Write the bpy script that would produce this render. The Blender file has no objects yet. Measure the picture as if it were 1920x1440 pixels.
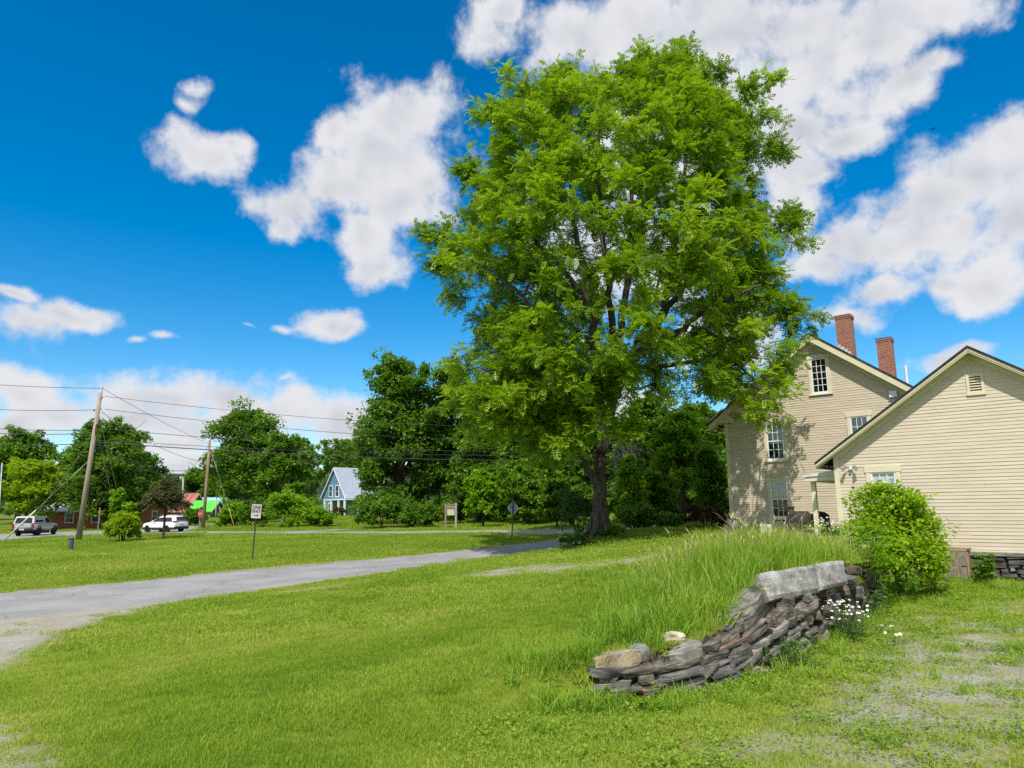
import bpy, bmesh, math, random
import numpy as np
from mathutils import Vector, Matrix
random.seed(7); rng = np.random.default_rng(11)
S = bpy.context.scene; C = S.collection
R_ = math.radians
# ------------------------------------------------------------------ camera
EYE = np.array([0., 0., 2.2]); FPX = 1320.; PITCH = math.atan(230/FPX); ROLL = .0127
_f = np.array([0, math.cos(PITCH), math.sin(PITCH)]); _r0 = np.array([1., 0, 0]); _u0 = np.array([0, -math.sin(PITCH), math.cos(PITCH)])
CR = _r0*math.cos(ROLL)-_u0*math.sin(ROLL); CU = _u0*math.cos(ROLL)+_r0*math.sin(ROLL); CF = _f
def ray(px, py): return CF+CR*((px-960)/FPX)-CU*((py-720)/FPX)
def at(px, py, Y):
    d = ray(px, py); return EYE+d*(Y/d[1])
cam = bpy.data.cameras.new('camera'); co = bpy.data.objects.new('camera', cam); C.objects.link(co)
cam.sensor_fit = 'HORIZONTAL'; cam.sensor_width = 36; cam.lens = 36*FPX/1920; cam.clip_end = 8000; cam.clip_start = .05
co.matrix_world = Matrix(((CR[0], CU[0], -CF[0], EYE[0]), (CR[1], CU[1], -CF[1], EYE[1]), (CR[2], CU[2], -CF[2], EYE[2]), (0, 0, 0, 1)))
S.camera = co
# ------------------------------------------------------------------ helpers
def tag(o, label=None, cat=None, group=None, kind=None):
    if label: o['label'] = label
    if cat: o['category'] = cat
    if group: o['group'] = group
    if kind: o['kind'] = kind
    return o
def empty(name, loc=(0, 0, 0), rz=0, **k):
    o = bpy.data.objects.new(name, None); C.objects.link(o); o.empty_display_size = .3
    o.location = loc; o.rotation_euler = (0, 0, rz); return tag(o, **k)
def link(name, me, m, parent=None, loc=None, rz=0, **k):
    o = bpy.data.objects.new(name, me); C.objects.link(o)
    if m is not None:
        for q in (m if isinstance(m, (list, tuple)) else [m]): me.materials.append(q)
    if parent: o.parent = parent
    if loc is not None: o.location = loc
    o.rotation_euler = (0, 0, rz); return tag(o, **k)
def copy_tree(o, parent=None):
    c = o.copy(); C.objects.link(c); c.parent = parent
    for ch in list(o.children): copy_tree(ch, c)
    return c
class MB:
    def __init__(s): s.v = []; s.f = []; s.mi = []; s.m = 0
    def add(s, vs, fs):
        n = len(s.v); s.v += [tuple(map(float, q)) for q in vs]; s.f += [tuple(n+i for i in f) for f in fs]; s.mi += [s.m]*len(fs); return s
    def box(s, x0, x1, y0, y1, z0, z1):
        return s.add([(x0, y0, z0), (x1, y0, z0), (x1, y1, z0), (x0, y1, z0), (x0, y0, z1), (x1, y0, z1), (x1, y1, z1), (x0, y1, z1)],
                     [(0, 3, 2, 1), (4, 5, 6, 7), (0, 1, 5, 4), (1, 2, 6, 5), (2, 3, 7, 6), (3, 0, 4, 7)])
    def prism(s, poly, a0, a1, ax='y'):
        """poly of (u, z) extruded along y, or (y, z) along x, or (x, y) along z"""
        n = len(poly)
        g = {'y': lambda p, a: (p[0], a, p[1]), 'x': lambda p, a: (a, p[0], p[1]), 'z': lambda p, a: (p[0], p[1], a)}[ax]
        vs = [g(p, a0) for p in poly]+[g(p, a1) for p in poly]
        return s.add(vs, [tuple(range(n)), tuple(range(2*n-1, n-1, -1))]+[(i, i+n, (i+1) % n+n, (i+1) % n) for i in range(n)])
    def tube(s, pts, rad, n=8, cap=True):
        pts = [np.array(p, float) for p in pts]; k = len(pts)
        if np.isscalar(rad): rad = [rad]*k
        vs = []; up = np.array([.31, .17, .93])
        for i, p in enumerate(pts):
            d = pts[min(i+1, k-1)]-pts[max(i-1, 0)]; d = d/(np.linalg.norm(d)+1e-9)
            a = np.cross(d, up if abs(d@up) < .95 else np.array([1., 0, 0])); a /= np.linalg.norm(a); b = np.cross(d, a)
            for j in range(n):
                t = 2*math.pi*j/n; vs.append(p+rad[i]*(a*math.cos(t)+b*math.sin(t)))
        fs = [(i*n+j, i*n+(j+1) % n, (i+1)*n+(j+1) % n, (i+1)*n+j) for i in range(k-1) for j in range(n)]
        if cap: fs += [tuple(range(n-1, -1, -1)), tuple((k-1)*n+j for j in range(n))]
        return s.add(vs, fs)
    def lathe(s, prof, c=(0, 0, 0), n=16):
        vs = [(c[0]+r*math.cos(2*math.pi*j/n), c[1]+r*math.sin(2*math.pi*j/n), c[2]+z) for r, z in prof for j in range(n)]
        k = len(prof)
        return s.add(vs, [(i*n+j, i*n+(j+1) % n, (i+1)*n+(j+1) % n, (i+1)*n+j) for i in range(k-1) for j in range(n)]+[tuple(range(n-1, -1, -1)), tuple((k-1)*n+j for j in range(n))])
    def mesh(s, name, smooth=False, bevel=0, fix=True):
        me = bpy.data.meshes.new(name); me.from_pydata(s.v, [], s.f)
        for p, m in zip(me.polygons, s.mi): p.material_index = m
        if fix or bevel:
            bm = bmesh.new(); bm.from_mesh(me); bmesh.ops.recalc_face_normals(bm, faces=bm.faces)
            if bevel: bmesh.ops.bevel(bm, geom=[e for e in bm.edges if len(e.link_faces) == 2 and e.calc_face_angle(0) > .5], offset=bevel, segments=2, affect='EDGES', clamp_overlap=True)
            bm.to_mesh(me); bm.free()
        if smooth: me.polygons.foreach_set('use_smooth', [True]*len(me.polygons))
        me.update(); return me
    def build(s, name, m, parent=None, smooth=False, bevel=0, loc=None, rz=0, fix=True, **k):
        return link(name, s.mesh(name, smooth, bevel, fix), m, parent, loc, rz, **k)
def np_mesh(name, V, Q, attrs=None, smooth=False):
    """V (N,3), Q (M,k) numpy to mesh, face attributes"""
    me = bpy.data.meshes.new(name); k = Q.shape[1]
    me.vertices.add(len(V)); me.vertices.foreach_set('co', np.ascontiguousarray(V, np.float32).ravel())
    me.loops.add(Q.size); me.loops.foreach_set('vertex_index', np.ascontiguousarray(Q, np.int32).ravel())
    me.polygons.add(len(Q)); me.polygons.foreach_set('loop_start', np.arange(0, Q.size, k, dtype=np.int32))
    me.update(calc_edges=True)
    for n, (dom, a) in (attrs or {}).items():
        t = me.attributes.new(n, 'FLOAT', dom); t.data.foreach_set('value', np.ascontiguousarray(a, np.float32))
    if smooth: me.polygons.foreach_set('use_smooth', np.ones(len(Q), bool))
    return me
def _h(ix, iy, sd):
    n = (ix.astype(np.int64)*374761393+iy.astype(np.int64)*668265263+sd*974634777) & 0x7fffffff
    n = ((n ^ (n >> 13))*1274126177) & 0x7fffffff
    return ((n ^ (n >> 16)) & 0xffff)/65535.
def vnoise(x, y, sd=0):
    x = np.asarray(x, float); y = np.asarray(y, float); ix = np.floor(x).astype(np.int64); iy = np.floor(y).astype(np.int64); fx = x-ix; fy = y-iy
    fx = fx*fx*(3-2*fx); fy = fy*fy*(3-2*fy)
    return (_h(ix, iy, sd)*(1-fx)+_h(ix+1, iy, sd)*fx)*(1-fy)+(_h(ix, iy+1, sd)*(1-fx)+_h(ix+1, iy+1, sd)*fx)*fy
def fbm(x, y, sd=0, o=4):
    a = .5; t = 0; n = 0
    for i in range(o): t = t+a*vnoise(np.asarray(x)*2**i, np.asarray(y)*2**i, sd+i*17); n += a; a *= .5
    return t/n
def sstep(a, b, x):
    t = np.clip((x-a)/(b-a), 0, 1); return t*t*(3-2*t)
def srgb(*c): return tuple(((v/255)/12.92 if v/255 <= .04045 else ((v/255+.055)/1.055)**2.4) for v in c)
# ------------------------------------------------------------------ materials
class NT:
    def __init__(s, tree): s.t = tree; s.n = tree.nodes; s.l = tree.links
    def new(s, typ, **k):
        n = s.n.new(typ)
        for a, v in k.items():
            if a == 'inp':
                for i, q in v.items():
                    if hasattr(q, 'is_linked') or isinstance(q, bpy.types.NodeSocket): s.l.new(q, n.inputs[i])
                    else: n.inputs[i].default_value = q
            else: setattr(n, a, v)
        return n
    def math(s, op, a, b=None, c=None, clamp=False):
        n = s.n.new('ShaderNodeMath'); n.operation = op; n.use_clamp = clamp
        for i, q in enumerate((a, b, c)):
            if q is None: continue
            if isinstance(q, bpy.types.NodeSocket): s.l.new(q, n.inputs[i])
            else: n.inputs[i].default_value = q
        return n.outputs[0]
    def mix(s, f, a, b, typ='MIX'):
        n = s.n.new('ShaderNodeMix'); n.data_type = 'RGBA'; n.blend_type = typ
        for sock, q in ((n.inputs[0], f), (n.inputs[6], a), (n.inputs[7], b)):
            if isinstance(q, bpy.types.NodeSocket): s.l.new(q, sock)
            elif isinstance(q, (int, float)): sock.default_value = q
            else: sock.default_value = (*q[:3], 1)
        return n.outputs[2]
    def ramp(s, f, stops, interp='LINEAR'):
        n = s.n.new('ShaderNodeValToRGB'); s.l.new(f, n.inputs[0]); n.color_ramp.interpolation = interp
        e = n.color_ramp.elements
        while len(e) < len(stops): e.new(.5)
        for q, (p, c) in zip(e, stops): q.position = p; q.color = (*c[:3], 1)
        return n.outputs[0]
    def noise(s, vec, scale, detail=4, rough=.55, out=0, dist=0):
        n = s.n.new('ShaderNodeTexNoise'); n.inputs['Scale'].default_value = scale; n.inputs['Detail'].default_value = detail
        n.inputs['Roughness'].default_value = rough; n.inputs['Distortion'].default_value = dist
        if vec is not None: s.l.new(vec, n.inputs['Vector'])
        return n.outputs[out]
    def mapr(s, f, a, b, c=0., d=1.):
        n = s.n.new('ShaderNodeMapRange'); s.l.new(f, n.inputs[0])
        for i, q in enumerate((a, b, c, d)): n.inputs[i+1].default_value = q
        n.interpolation_type = 'SMOOTHSTEP'; return n.outputs[0]
def new_mat(name):
    m = bpy.data.materials.new(name); m.use_nodes = True; t = NT(m.node_tree); t.n.clear()
    out = t.new('ShaderNodeOutputMaterial'); return m, t, out
def mat(name, col, rough=.7, spec=.3, metal=0, var=.15, scale=3., col2=None, bump=0, bscale=40, stretch=None, fine=0):
    """principled with noise-driven wear: var darkens/lightens, col2 blends a second tone in patches"""
    m, t, out = new_mat(name); tc = t.new('ShaderNodeTexCoord').outputs['Object']
    if stretch:
        mp = t.new('ShaderNodeMapping'); mp.inputs['Scale'].default_value = stretch; t.l.new(tc, mp.inputs[0]); tc = mp.outputs[0]
    n1 = t.noise(tc, scale, 6, .6)
    c = t.mix(t.mapr(n1, .35, .68), tuple(v*(1-var) for v in col), tuple(min(1, v*(1+var)) for v in col))
    if col2: c = t.mix(t.mapr(t.noise(tc, scale*.7, 8, .65, dist=.4), .48, .66), c, col2)
    if fine: c = t.mix(t.mapr(t.noise(tc, bscale*1.7, 3, .6), .3, .7), c, t.mix(1, c, (1-fine,)*3, 'MULTIPLY'))
    b = t.new('ShaderNodeBsdfPrincipled', inp={'Base Color': c, 'Roughness': rough, 'Metallic': metal, 'Specular IOR Level': spec})
    if bump:
        bn = t.new('ShaderNodeBump', inp={'Height': t.noise(tc, bscale, 5, .6), 'Strength': bump, 'Distance': .02}); t.l.new(bn.outputs[0], b.inputs['Normal'])
    t.l.new(b.outputs[0], out.inputs[0]); return m
def leaf_mat(name, c0, c1, c2=None, trans=.38, rough=.45, inst=False):
    """leaf colours run c0..c1(..c2) by each leaf's own 'tint'"""
    m, t, out = new_mat(name)
    a = t.new('ShaderNodeAttribute', attribute_name='tint').outputs['Fac']
    if inst:
        b_ = t.new('ShaderNodeAttribute', attribute_name='ptint', attribute_type='INSTANCER').outputs['Fac']
        a = t.math('ADD', t.math('MULTIPLY', a, .45), t.math('MULTIPLY', b_, .55))
    col = t.ramp(a, [(0., c0), (.5, c1), (1., c2 or c1)])
    p = t.new('ShaderNodeBsdfPrincipled', inp={'Base Color': col, 'Roughness': rough, 'Specular IOR Level': .28})
    tc = t.mix(1, col, (1.25, 1.35, .55), 'MULTIPLY')
    tr = t.new('ShaderNodeBsdfTranslucent', inp={'Color': tc})
    mx = t.new('ShaderNodeMixShader', inp={0: trans, 1: p.outputs[0], 2: tr.outputs[0]}); t.l.new(mx.outputs[0], out.inputs[0]); return m
def glass_mat(name, tint=(.85, .9, .92), refl=.9):
    m, t, out = new_mat(name)
    fr = t.new('ShaderNodeFresnel', inp={'IOR': 1.6}); tcn = t.new('ShaderNodeTexCoord').outputs['Object']
    bn = t.new('ShaderNodeBump', inp={'Height': t.noise(tcn, 2.5, 2), 'Strength': .12, 'Distance': .05})
    gl = t.new('ShaderNodeBsdfGlossy', inp={'Roughness': .03, 'Color': (refl, refl, refl, 1), 'Normal': bn.outputs[0]})
    tr = t.new('ShaderNodeBsdfTransparent', inp={'Color': (*tint, 1)})
    mx = t.new('ShaderNodeMixShader', inp={0: t.math('MULTIPLY', fr.outputs[0], 1.1), 1: tr.outputs[0], 2: gl.outputs[0]}); t.l.new(mx.outputs[0], out.inputs[0]); return m
# ------------------------------------------------------------------ light and sky
EL = R_(54); AZ = R_(12)            # the sun stands behind the camera, a little to its left
sun_dir = np.array([-math.sin(AZ)*math.cos(EL), -math.cos(AZ)*math.cos(EL), math.sin(EL)])
sl = bpy.data.lights.new('sun', 'SUN'); sl.energy = 5.; sl.angle = R_(.55); sl.color = (1, .945, .86)
so = bpy.data.objects.new('sun', sl); C.objects.link(so); so.location = (0, 0, 60)
so.rotation_euler = Vector(tuple(-sun_dir)).to_track_quat('-Z', 'Y').to_euler()
w = bpy.data.worlds.new('World'); S.world = w; w.use_nodes = True
SKY_STRENGTH = .12
def azel(px, py):
    d = ray(px, py); d = d/np.linalg.norm(d); return math.atan2(d[0], d[1]), math.asin(d[2])
# cumulus positions: centre and radii as seen on the photograph, kept as directions of the sky
CL = [(765, 215, 105, 78), (715, 300, 128, 80), (625, 250, 45, 45), (630, 355, 95, 55), (545, 395, 80, 45), (530, 430, 35, 35), (740, 370, 110, 75), (690, 440, 55, 60), (715, 490, 60, 45), (690, 505, 50, 40), (795, 335, 52, 55),
      (372, 283, 80, 45), (425, 262, 40, 22), (376, 172, 34, 16), (352, 190, 26, 16), (628, 600, 50, 30), (650, 612, 38, 22), (256, 637, 32, 12), (312, 629, 34, 12), (45, 597, 78, 42), (120, 580, 85, 28), (20, 548, 60, 16), (465, 602, 24, 7), (530, 606, 22, 8),
      (30, 725, 75, 45), (15, 790, 70, 60), (110, 780, 70, 40), (300, 745, 150, 42), (420, 735, 130, 48), (540, 775, 130, 45), (630, 790, 90, 45), (240, 785, 130, 40), (400, 800, 170, 40), (330, 830, 120, 35), (540, 712, 28, 8), (340, 880, 120, 40),
      (908, 66, 50, 58), (935, 15, 50, 36), (780, 0, 25, 10), (1085, 75, 110, 85), (1180, 60, 170, 110), (1330, 70, 210, 130), (1500, 50, 230, 125), (1680, 30, 220, 70), (1400, 180, 170, 90), (1520, 130, 150, 85), (1640, 90, 130, 60), (1500, 240, 130, 75), (1570, 190, 80, 45), (1700, 160, 80, 55), (1750, 120, 58, 30), (1480, 300, 100, 80), (1580, 265, 90, 40),
      (1520, 330, 50, 45), (1500, 380, 60, 60), (1885, 262, 85, 66), (1830, 330, 150, 80), (1750, 380, 140, 60), (1900, 400, 120, 100), (1690, 412, 55, 32), (1720, 460, 160, 60), (1600, 460, 110, 55), (1540, 500, 90, 35), (1850, 520, 120, 52), (1640, 540, 95, 35), (1590, 580, 75, 28), (1560, 455, 50, 35), (1780, 525, 60, 30),
      (1780, 672, 70, 26), (1820, 655, 50, 20), (1180, 760, 90, 45), (1200, 250, 170, 150), (1180, 480, 220, 110), (1350, 640, 120, 60)]
def build_world():
    nt = NT(w.node_tree); nt.n.clear(); out = nt.new('ShaderNodeOutputWorld')
    g = bpy.data.node_groups.new('cloud_density', 'ShaderNodeTree'); gt = NT(g)
    g.interface.new_socket('Vector', in_out='INPUT', socket_type='NodeSocketVector'); g.interface.new_socket('Density', in_out='OUTPUT', socket_type='NodeSocketFloat')
    gi = gt.new('NodeGroupInput'); go = gt.new('NodeGroupOutput'); P0 = gi.outputs[0]
    g.interface.new_socket('Body', in_out='OUTPUT', socket_type='NodeSocketFloat')
    # curl the outline
    wn = gt.noise(P0, 9, 2, .55, out=1)
    P = gt.new('ShaderNodeVectorMath', operation='MULTIPLY_ADD', inp={0: wn, 1: (.055, .055, 0), 2: P0}).outputs[0]
    acc = None
    for cx, cy, rx, ry in CL:
        a, e = azel(cx, cy); a2, _ = azel(cx+rx, cy); _, e2 = azel(cx, cy-ry); ra = abs(a2-a); re = abs(e2-e)
        m = gt.new('ShaderNodeVectorMath', operation='MULTIPLY_ADD', inp={0: P, 1: (1/ra, 1/re, 0), 2: (-(a+.0275)/ra, -(e+.0275)/re, 0)})
        L = gt.new('ShaderNodeVectorMath', operation='LENGTH', inp={0: m.outputs[0]}).outputs['Value']
        acc = L if acc is None else gt.math('SMOOTH_MIN', acc, L if rx > 34 else gt.math('MULTIPLY_ADD', L, .7, .68), .35)
    acc = gt.math('MAXIMUM', gt.math('SUBTRACT', 1.2, acc), -1.)
    n = gt.noise(P0, 14, 9, .62); n2 = gt.noise(P0, 6, 1, .5)
    dens = gt.math('ADD', acc, gt.math('MULTIPLY', gt.math('SUBTRACT', n, .5), 2.7))
    dens = gt.math('ADD', dens, gt.math('MULTIPLY', gt.math('SUBTRACT', n2, .5), .8))
    # generic clouds added out of view, beside, above and behind, for whiter fill light
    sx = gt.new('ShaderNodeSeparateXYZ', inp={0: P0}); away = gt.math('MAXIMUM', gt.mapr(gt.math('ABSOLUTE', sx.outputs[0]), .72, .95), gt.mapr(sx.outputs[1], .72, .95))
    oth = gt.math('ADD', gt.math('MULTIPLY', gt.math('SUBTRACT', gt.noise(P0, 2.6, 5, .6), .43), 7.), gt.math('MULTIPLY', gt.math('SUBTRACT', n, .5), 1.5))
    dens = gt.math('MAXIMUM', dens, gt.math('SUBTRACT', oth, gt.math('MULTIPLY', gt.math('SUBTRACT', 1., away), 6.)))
    gt.l.new(dens, go.inputs[0]); gt.l.new(acc, go.inputs[1])
    D = nt.new('ShaderNodeTexCoord').outputs['Generated']
    nm = nt.new('ShaderNodeVectorMath', operation='NORMALIZE', inp={0: D}); sp = nt.new('ShaderNodeSeparateXYZ', inp={0: nm.outputs[0]})
    az = nt.math('ARCTAN2', sp.outputs[0], sp.outputs[1]); el = nt.math('ARCSINE', sp.outputs[2])
    V = nt.new('ShaderNodeCombineXYZ', inp={0: az, 1: el, 2: 0.}).outputs[0]
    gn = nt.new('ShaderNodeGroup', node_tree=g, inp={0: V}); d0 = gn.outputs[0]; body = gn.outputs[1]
    alpha = nt.mapr(d0, -.12, .76)
    # relief: cloud towards the sun side of this spot (upwards) shades it
    up = nt.new('ShaderNodeVectorMath', operation='ADD', inp={0: V, 1: (-.010, .024, 0)}).outputs[0]
    rel = nt.math('SUBTRACT', nt.noise(up, 11, 3, .48), nt.noise(V, 11, 3, .48))
    shade = nt.math('ADD', nt.math('MULTIPLY', rel, 1.05), nt.math('MULTIPLY', body, .36))
    ccol = nt.ramp(nt.mapr(shade, -.35, 1.0), [(0, (.98, .985, 1.0)), (.38, (.90, .915, .96)), (.7, (.72, .74, .81)), (1, (.54, .57, .65))])
    sky = nt.new('ShaderNodeTexSky', sky_type='NISHITA', sun_disc=False, sun_elevation=EL, sun_rotation=math.pi+AZ, altitude=200, air_density=1., dust_density=.25, ozone_density=2.5)
    hs = nt.new('ShaderNodeHueSaturation', inp={'Color': sky.outputs[0], 'Saturation': 1.52, 'Value': 1.36, 'Hue': .496})
    skc = hs.outputs[0]
    cs = nt.new('ShaderNodeVectorMath', operation='SCALE', inp={0: ccol, 'Scale': .86/SKY_STRENGTH})
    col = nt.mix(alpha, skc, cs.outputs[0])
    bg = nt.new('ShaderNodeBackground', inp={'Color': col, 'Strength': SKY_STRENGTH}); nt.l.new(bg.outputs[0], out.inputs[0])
build_world()
w.cycles.sampling_method = 'MANUAL'; w.cycles.sample_map_resolution = 512
S.view_settings.view_transform = 'Standard'; S.view_settings.look = 'None'; S.view_settings.exposure = 0; S.view_settings.gamma = 1
S.render.engine = 'CYCLES'; S.cycles.max_bounces = 6; S.cycles.diffuse_bounces = 3; S.cycles.transparent_max_bounces = 12; S.cycles.use_denoising = False
# ------------------------------------------------------------------ terrain
def q3(px, py, Y): return tuple(at(px, py, Y))
LOW = [q3(305, 998, 72), q3(60, 1006, 64), q3(147, 1013, 50), q3(475, 1048, 32), q3(132, 1032, 40), q3(0, 1113, 21.8), q3(0, 1163, 16.6), q3(521, 1063, 30), q3(521, 1101, 22.2), q3(781, 1040, 34.5),
       q3(781, 1066, 26.6), q3(1000, 1019, 39.6), q3(1000, 1038, 31), q3(962, 1011, 40), q3(845, 990, 55), q3(1050, 993, 48), q3(0, 1255, 12), q3(0, 1440, 7), (-.04, 6, .15), (-3, 4, 0), (0, 3, .1), (0, 0, .1), (-8, 0, -.2),
       (-25, 10, -.3), (-25, 25, -.1), (-45, 50, .1), (-60, 75, .1), (-60, 130, 1.2), (-38, 100, .6), (-20, 100, 1.2), (0, 100, 2.), (30, 100, 2.2), (10, 60, 1.), (30, 60, 1.4), (30, 40, 1.2), (-12, 60, .4)]
UP = LOW + [q3(1115, 1232, 8.5), q3(1200, 1222, 8.75), q3(1290, 1204, 9.05), q3(1350, 1178, 9.6), q3(1395, 1128, 10.25), q3(1428, 1079, 10.9), q3(1531, 1060, 12.15), q3(1590, 1052, 13.4), q3(1650, 1058, 17.0), (2.2, 11.5, .74), (4, 14.5, .95), (6, 18, 1.02), (3.9, 32, .92), (10, 31.5, 1.2), (4.6, 22, .72), (.6, 22, .46), (-.05, 13, .34), (.4, 9, .42), (9, 20, 1.0), (7, 26, .80), (8.9, 28, .80), (8.9, 24.5, .86), (11.5, 27, .98), (16, 36, 1.25)]
DN = LOW + [(.9, 7.9, .06), (2, 8, .03), (3.2, 9., .02), (3.6, 5.5, .2), (6, 12, -.02), (8.8, 16.5, .0), (12.2, 20, -.03), (8, 8, .15), (14, 14, .05), (20, 14, 0), (20, 25, 0), (30, 35, 0)]
def tps(pts, lam=.02):
    P = np.array(pts); n = len(P); X = P[:, :2]; d = np.linalg.norm(X[:, None]-X[None], axis=2); K = np.where(d > 0, d*d*np.log(d+1e-9), 0)/100
    A = np.zeros((n+3, n+3)); A[:n, :n] = K+lam*np.eye(n); A[:n, n] = 1; A[:n, n+1:] = X/30; A[n, :n] = 1; A[n+1:, :n] = (X/30).T
    c = np.linalg.solve(A, np.r_[P[:, 2], 0, 0, 0]); return X, c
_tu, _td = tps(UP), tps(DN)
def _ev(t, x, y):
    X, c = t; n = len(X); z = c[n]+c[n+1]*x/30+c[n+2]*y/30
    for i in range(n):
        d2 = (x-X[i, 0])**2+(y-X[i, 1])**2; z = z+c[i]*.5*d2*np.log(d2+1e-12)/100
    return z
WB = np.array([(-6, -3), (-3.4, 3), (-.6, 7.4), (.8, 8.3), (2.0, 8.75), (3.1, 9.65), (4.15, 11.05), (5.4, 12.7), (6.8, 14.6), (8.6, 17.3), (10.45, 22.6), (20, 34), (80, 110)], float)   # foot of the wall
WTOP = [q3(1115, 1232, 8.5), q3(1200, 1222, 8.75), q3(1290, 1204, 9.05), q3(1350, 1178, 9.6), q3(1395, 1128, 10.25), q3(1428, 1079, 10.9), q3(1531, 1060, 12.15), q3(1590, 1052, 13.4), q3(1650, 1058, 17.0)]
WT = np.array([(-9, 0), (-5.5, 5), (-2.2, 8.6)]+[p[:2] for p in WTOP]+[(10.2, 22.9), (19.6, 34.4), (79, 111)], float)     # its top edge
def sdist(L, x, y):
    """distance to a polyline, positive on its left (the lawn side)"""
    best = np.full(np.shape(x), 1e9); sg = np.ones(np.shape(x))
    for a, b in zip(L[:-1], L[1:]):
        d = b-a; t = np.clip(((x-a[0])*d[0]+(y-a[1])*d[1])/(d@d), 0, 1); ex = x-a[0]-t*d[0]; ey = y-a[1]-t*d[1]
        q = np.hypot(ex, ey); cr = d[0]*(y-a[1])-d[1]*(x-a[0]); m = q < best-1e-9
        best = np.where(m, q, best); sg = np.where(m, np.sign(cr), sg)
    return best*sg
def upper(x, y):
    b = sdist(WB, x, y); t = sdist(WT, x, y); m = np.where(b <= 0, 0, np.where(t >= 0, 1, b/(b-t+1e-6))); return m*m*(3-2*m)
def H(x, y):
    x = np.asarray(x, float); y = np.asarray(y, float); xc = np.clip(x, -62, 34); yc = np.clip(y, -2, 130)
    u = upper(x, y); z = _ev(_td, xc, yc)*(1-u)+_ev(_tu, xc, yc)*u
    near = 1-sstep(25, 60, np.hypot(x, y))
    return z+near*(.05*(fbm(x*.35, y*.35, 3, 3)-.5)+.02*(fbm(x*1.6, y*1.6, 5, 2)-.5))
def hz(x, y): return float(H(np.array([x]), np.array([y]))[0])
_ts = np.r_[np.linspace(3, 40, 500), np.linspace(40, 140, 500)[1:], np.linspace(140, 400, 100)[1:]]
def hit(px, py):
    d = ray(px, py); d = d/d[1]; P = EYE+_ts[:, None]*d; e = P[:, 2]-H(P[:, 0], P[:, 1]); i = np.argmax(e < 0)
    if e[i] >= 0: i = len(_ts)-1
    if i == 0: return P[0]
    k = e[i-1]/(e[i-1]-e[i]) if e[i-1] != e[i] else 0
    p = P[i-1]*(1-k)+P[i]*k; p[2] = hz(p[0], p[1]); return p
def hits(L): return np.array([hit(*p) for p in L])
def stand(px, Y):
    """ground point at depth Y under the picture column px"""
    z = 0
    for _ in range(6):
        py = 950-(px-960)*ROLL+(2.2-z)*FPX/Y; p = at(px, py, Y); z = hz(p[0], Y)
    return np.array([p[0], Y, z])
def in_poly(P, x, y):
    c = np.zeros(np.shape(x), bool); j = len(P)-1
    for i in range(len(P)):
        xi, yi, xj, yj = P[i][0], P[i][1], P[j][0], P[j][1]
        c ^= ((yi > y) != (yj > y)) & (x < (xj-xi)*(y-yi)/(yj-yi+1e-12)+xi); j = i
    return c
def poly_dist(P, x, y):
    P = np.array([p[:2] for p in P]); best = np.full(np.shape(x), 1e9)
    for a, b in zip(P, np.roll(P, -1, 0)):
        d = b-a; t = np.clip(((x-a[0])*d[0]+(y-a[1])*d[1])/(d@d+1e-12), 0, 1); best = np.minimum(best, np.hypot(x-a[0]-t*d[0], y-a[1]-t*d[1]))
    return np.where(in_poly(P, x, y), best, -best)
# ---- roads as edge pairs
def resample(L, n):
    L = np.array(L)[:, :2]; s = np.r_[0, np.cumsum(np.linalg.norm(np.diff(L, axis=0), axis=1))]; t = np.linspace(0, s[-1], n)
    P = np.c_[np.interp(t, s, L[:, 0]), np.interp(t, s, L[:, 1])]
    for _ in range(max(2, n//12)): P[1:-1] = .25*P[:-2]+.5*P[1:-1]+.25*P[2:]
    return P
lane_far = hits([(0, 1113), (260, 1090), (521, 1063), (735, 1045), (857, 1034), (944, 1023.5), (1022, 1013.5), (1062, 1008)])
lane_near = hits([(0, 1163), (260, 1136), (521, 1101), (735, 1073), (871, 1052), (952, 1043), (1033, 1030), (1085, 1017)])
lane_far = np.vstack([lane_far[0]+(lane_far[0]-lane_far[1])*np.array([[2.2], [1.1]]), lane_far, [(5.2, 42.5, 0), (8.5, 44.5, 0)]])
lane_near = np.vstack([lane_near[0]+(lane_near[0]-lane_near[1])*np.array([[2.6], [1.3]]), lane_near, [(6.2, 38.8, 0), (9.5, 41, 0)]])
far_far = hits([(352, 995.6), (420, 996), (500, 996.4), (620, 996.8), (760, 996.8), (860, 994.8), (940, 993.4), (1000, 993)])
far_near = hits([(352, 1001), (420, 1001.2), (500, 1001.5), (640, 1001.8), (760, 1001), (870, 999.6), (930, 1000), (985, 1003.5)])
far_far = np.vstack([far_far, [(6, 47.5, 0), (16, 46.5, 0), (40, 47, 0)]]); far_near = np.vstack([far_near, [(5, 43.2, 0), (16, 41.5, 0), (40, 42, 0)]])
main_near = hits([(0, 1015.5), (100, 1006.8), (185, 1003.8), (264, 1001.6), (345, 1001.2)])
main_far = hits([(0, 1001), (90, 997.5), (160, 995.5), (250, 993), (330, 989)])
main_near = np.vstack([main_near[0]+(main_near[0]-main_near[1])*np.array([[2.], [1.]]), main_near, hits([(378, 986.5), (418, 982), (470, 978)])])
main_far = np.vstack([main_far[0]+(main_far[0]-main_far[1])*np.array([[2.], [1.]]), main_far, hits([(345, 986), (415, 979.6), (470, 976)])])
path_far = hits([(462, 999), (560, 995.5), (640, 991.5), (700, 990)]); path_near = hits([(478, 1001), (570, 998), (650, 993.8), (705, 992)])
def strip(A, B, n, m):
    A = resample(A, n); B = resample(B, n); t = np.linspace(0, 1, m)[None, :, None]; return A[:, None]*(1-t)+B[:, None]*t
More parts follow.
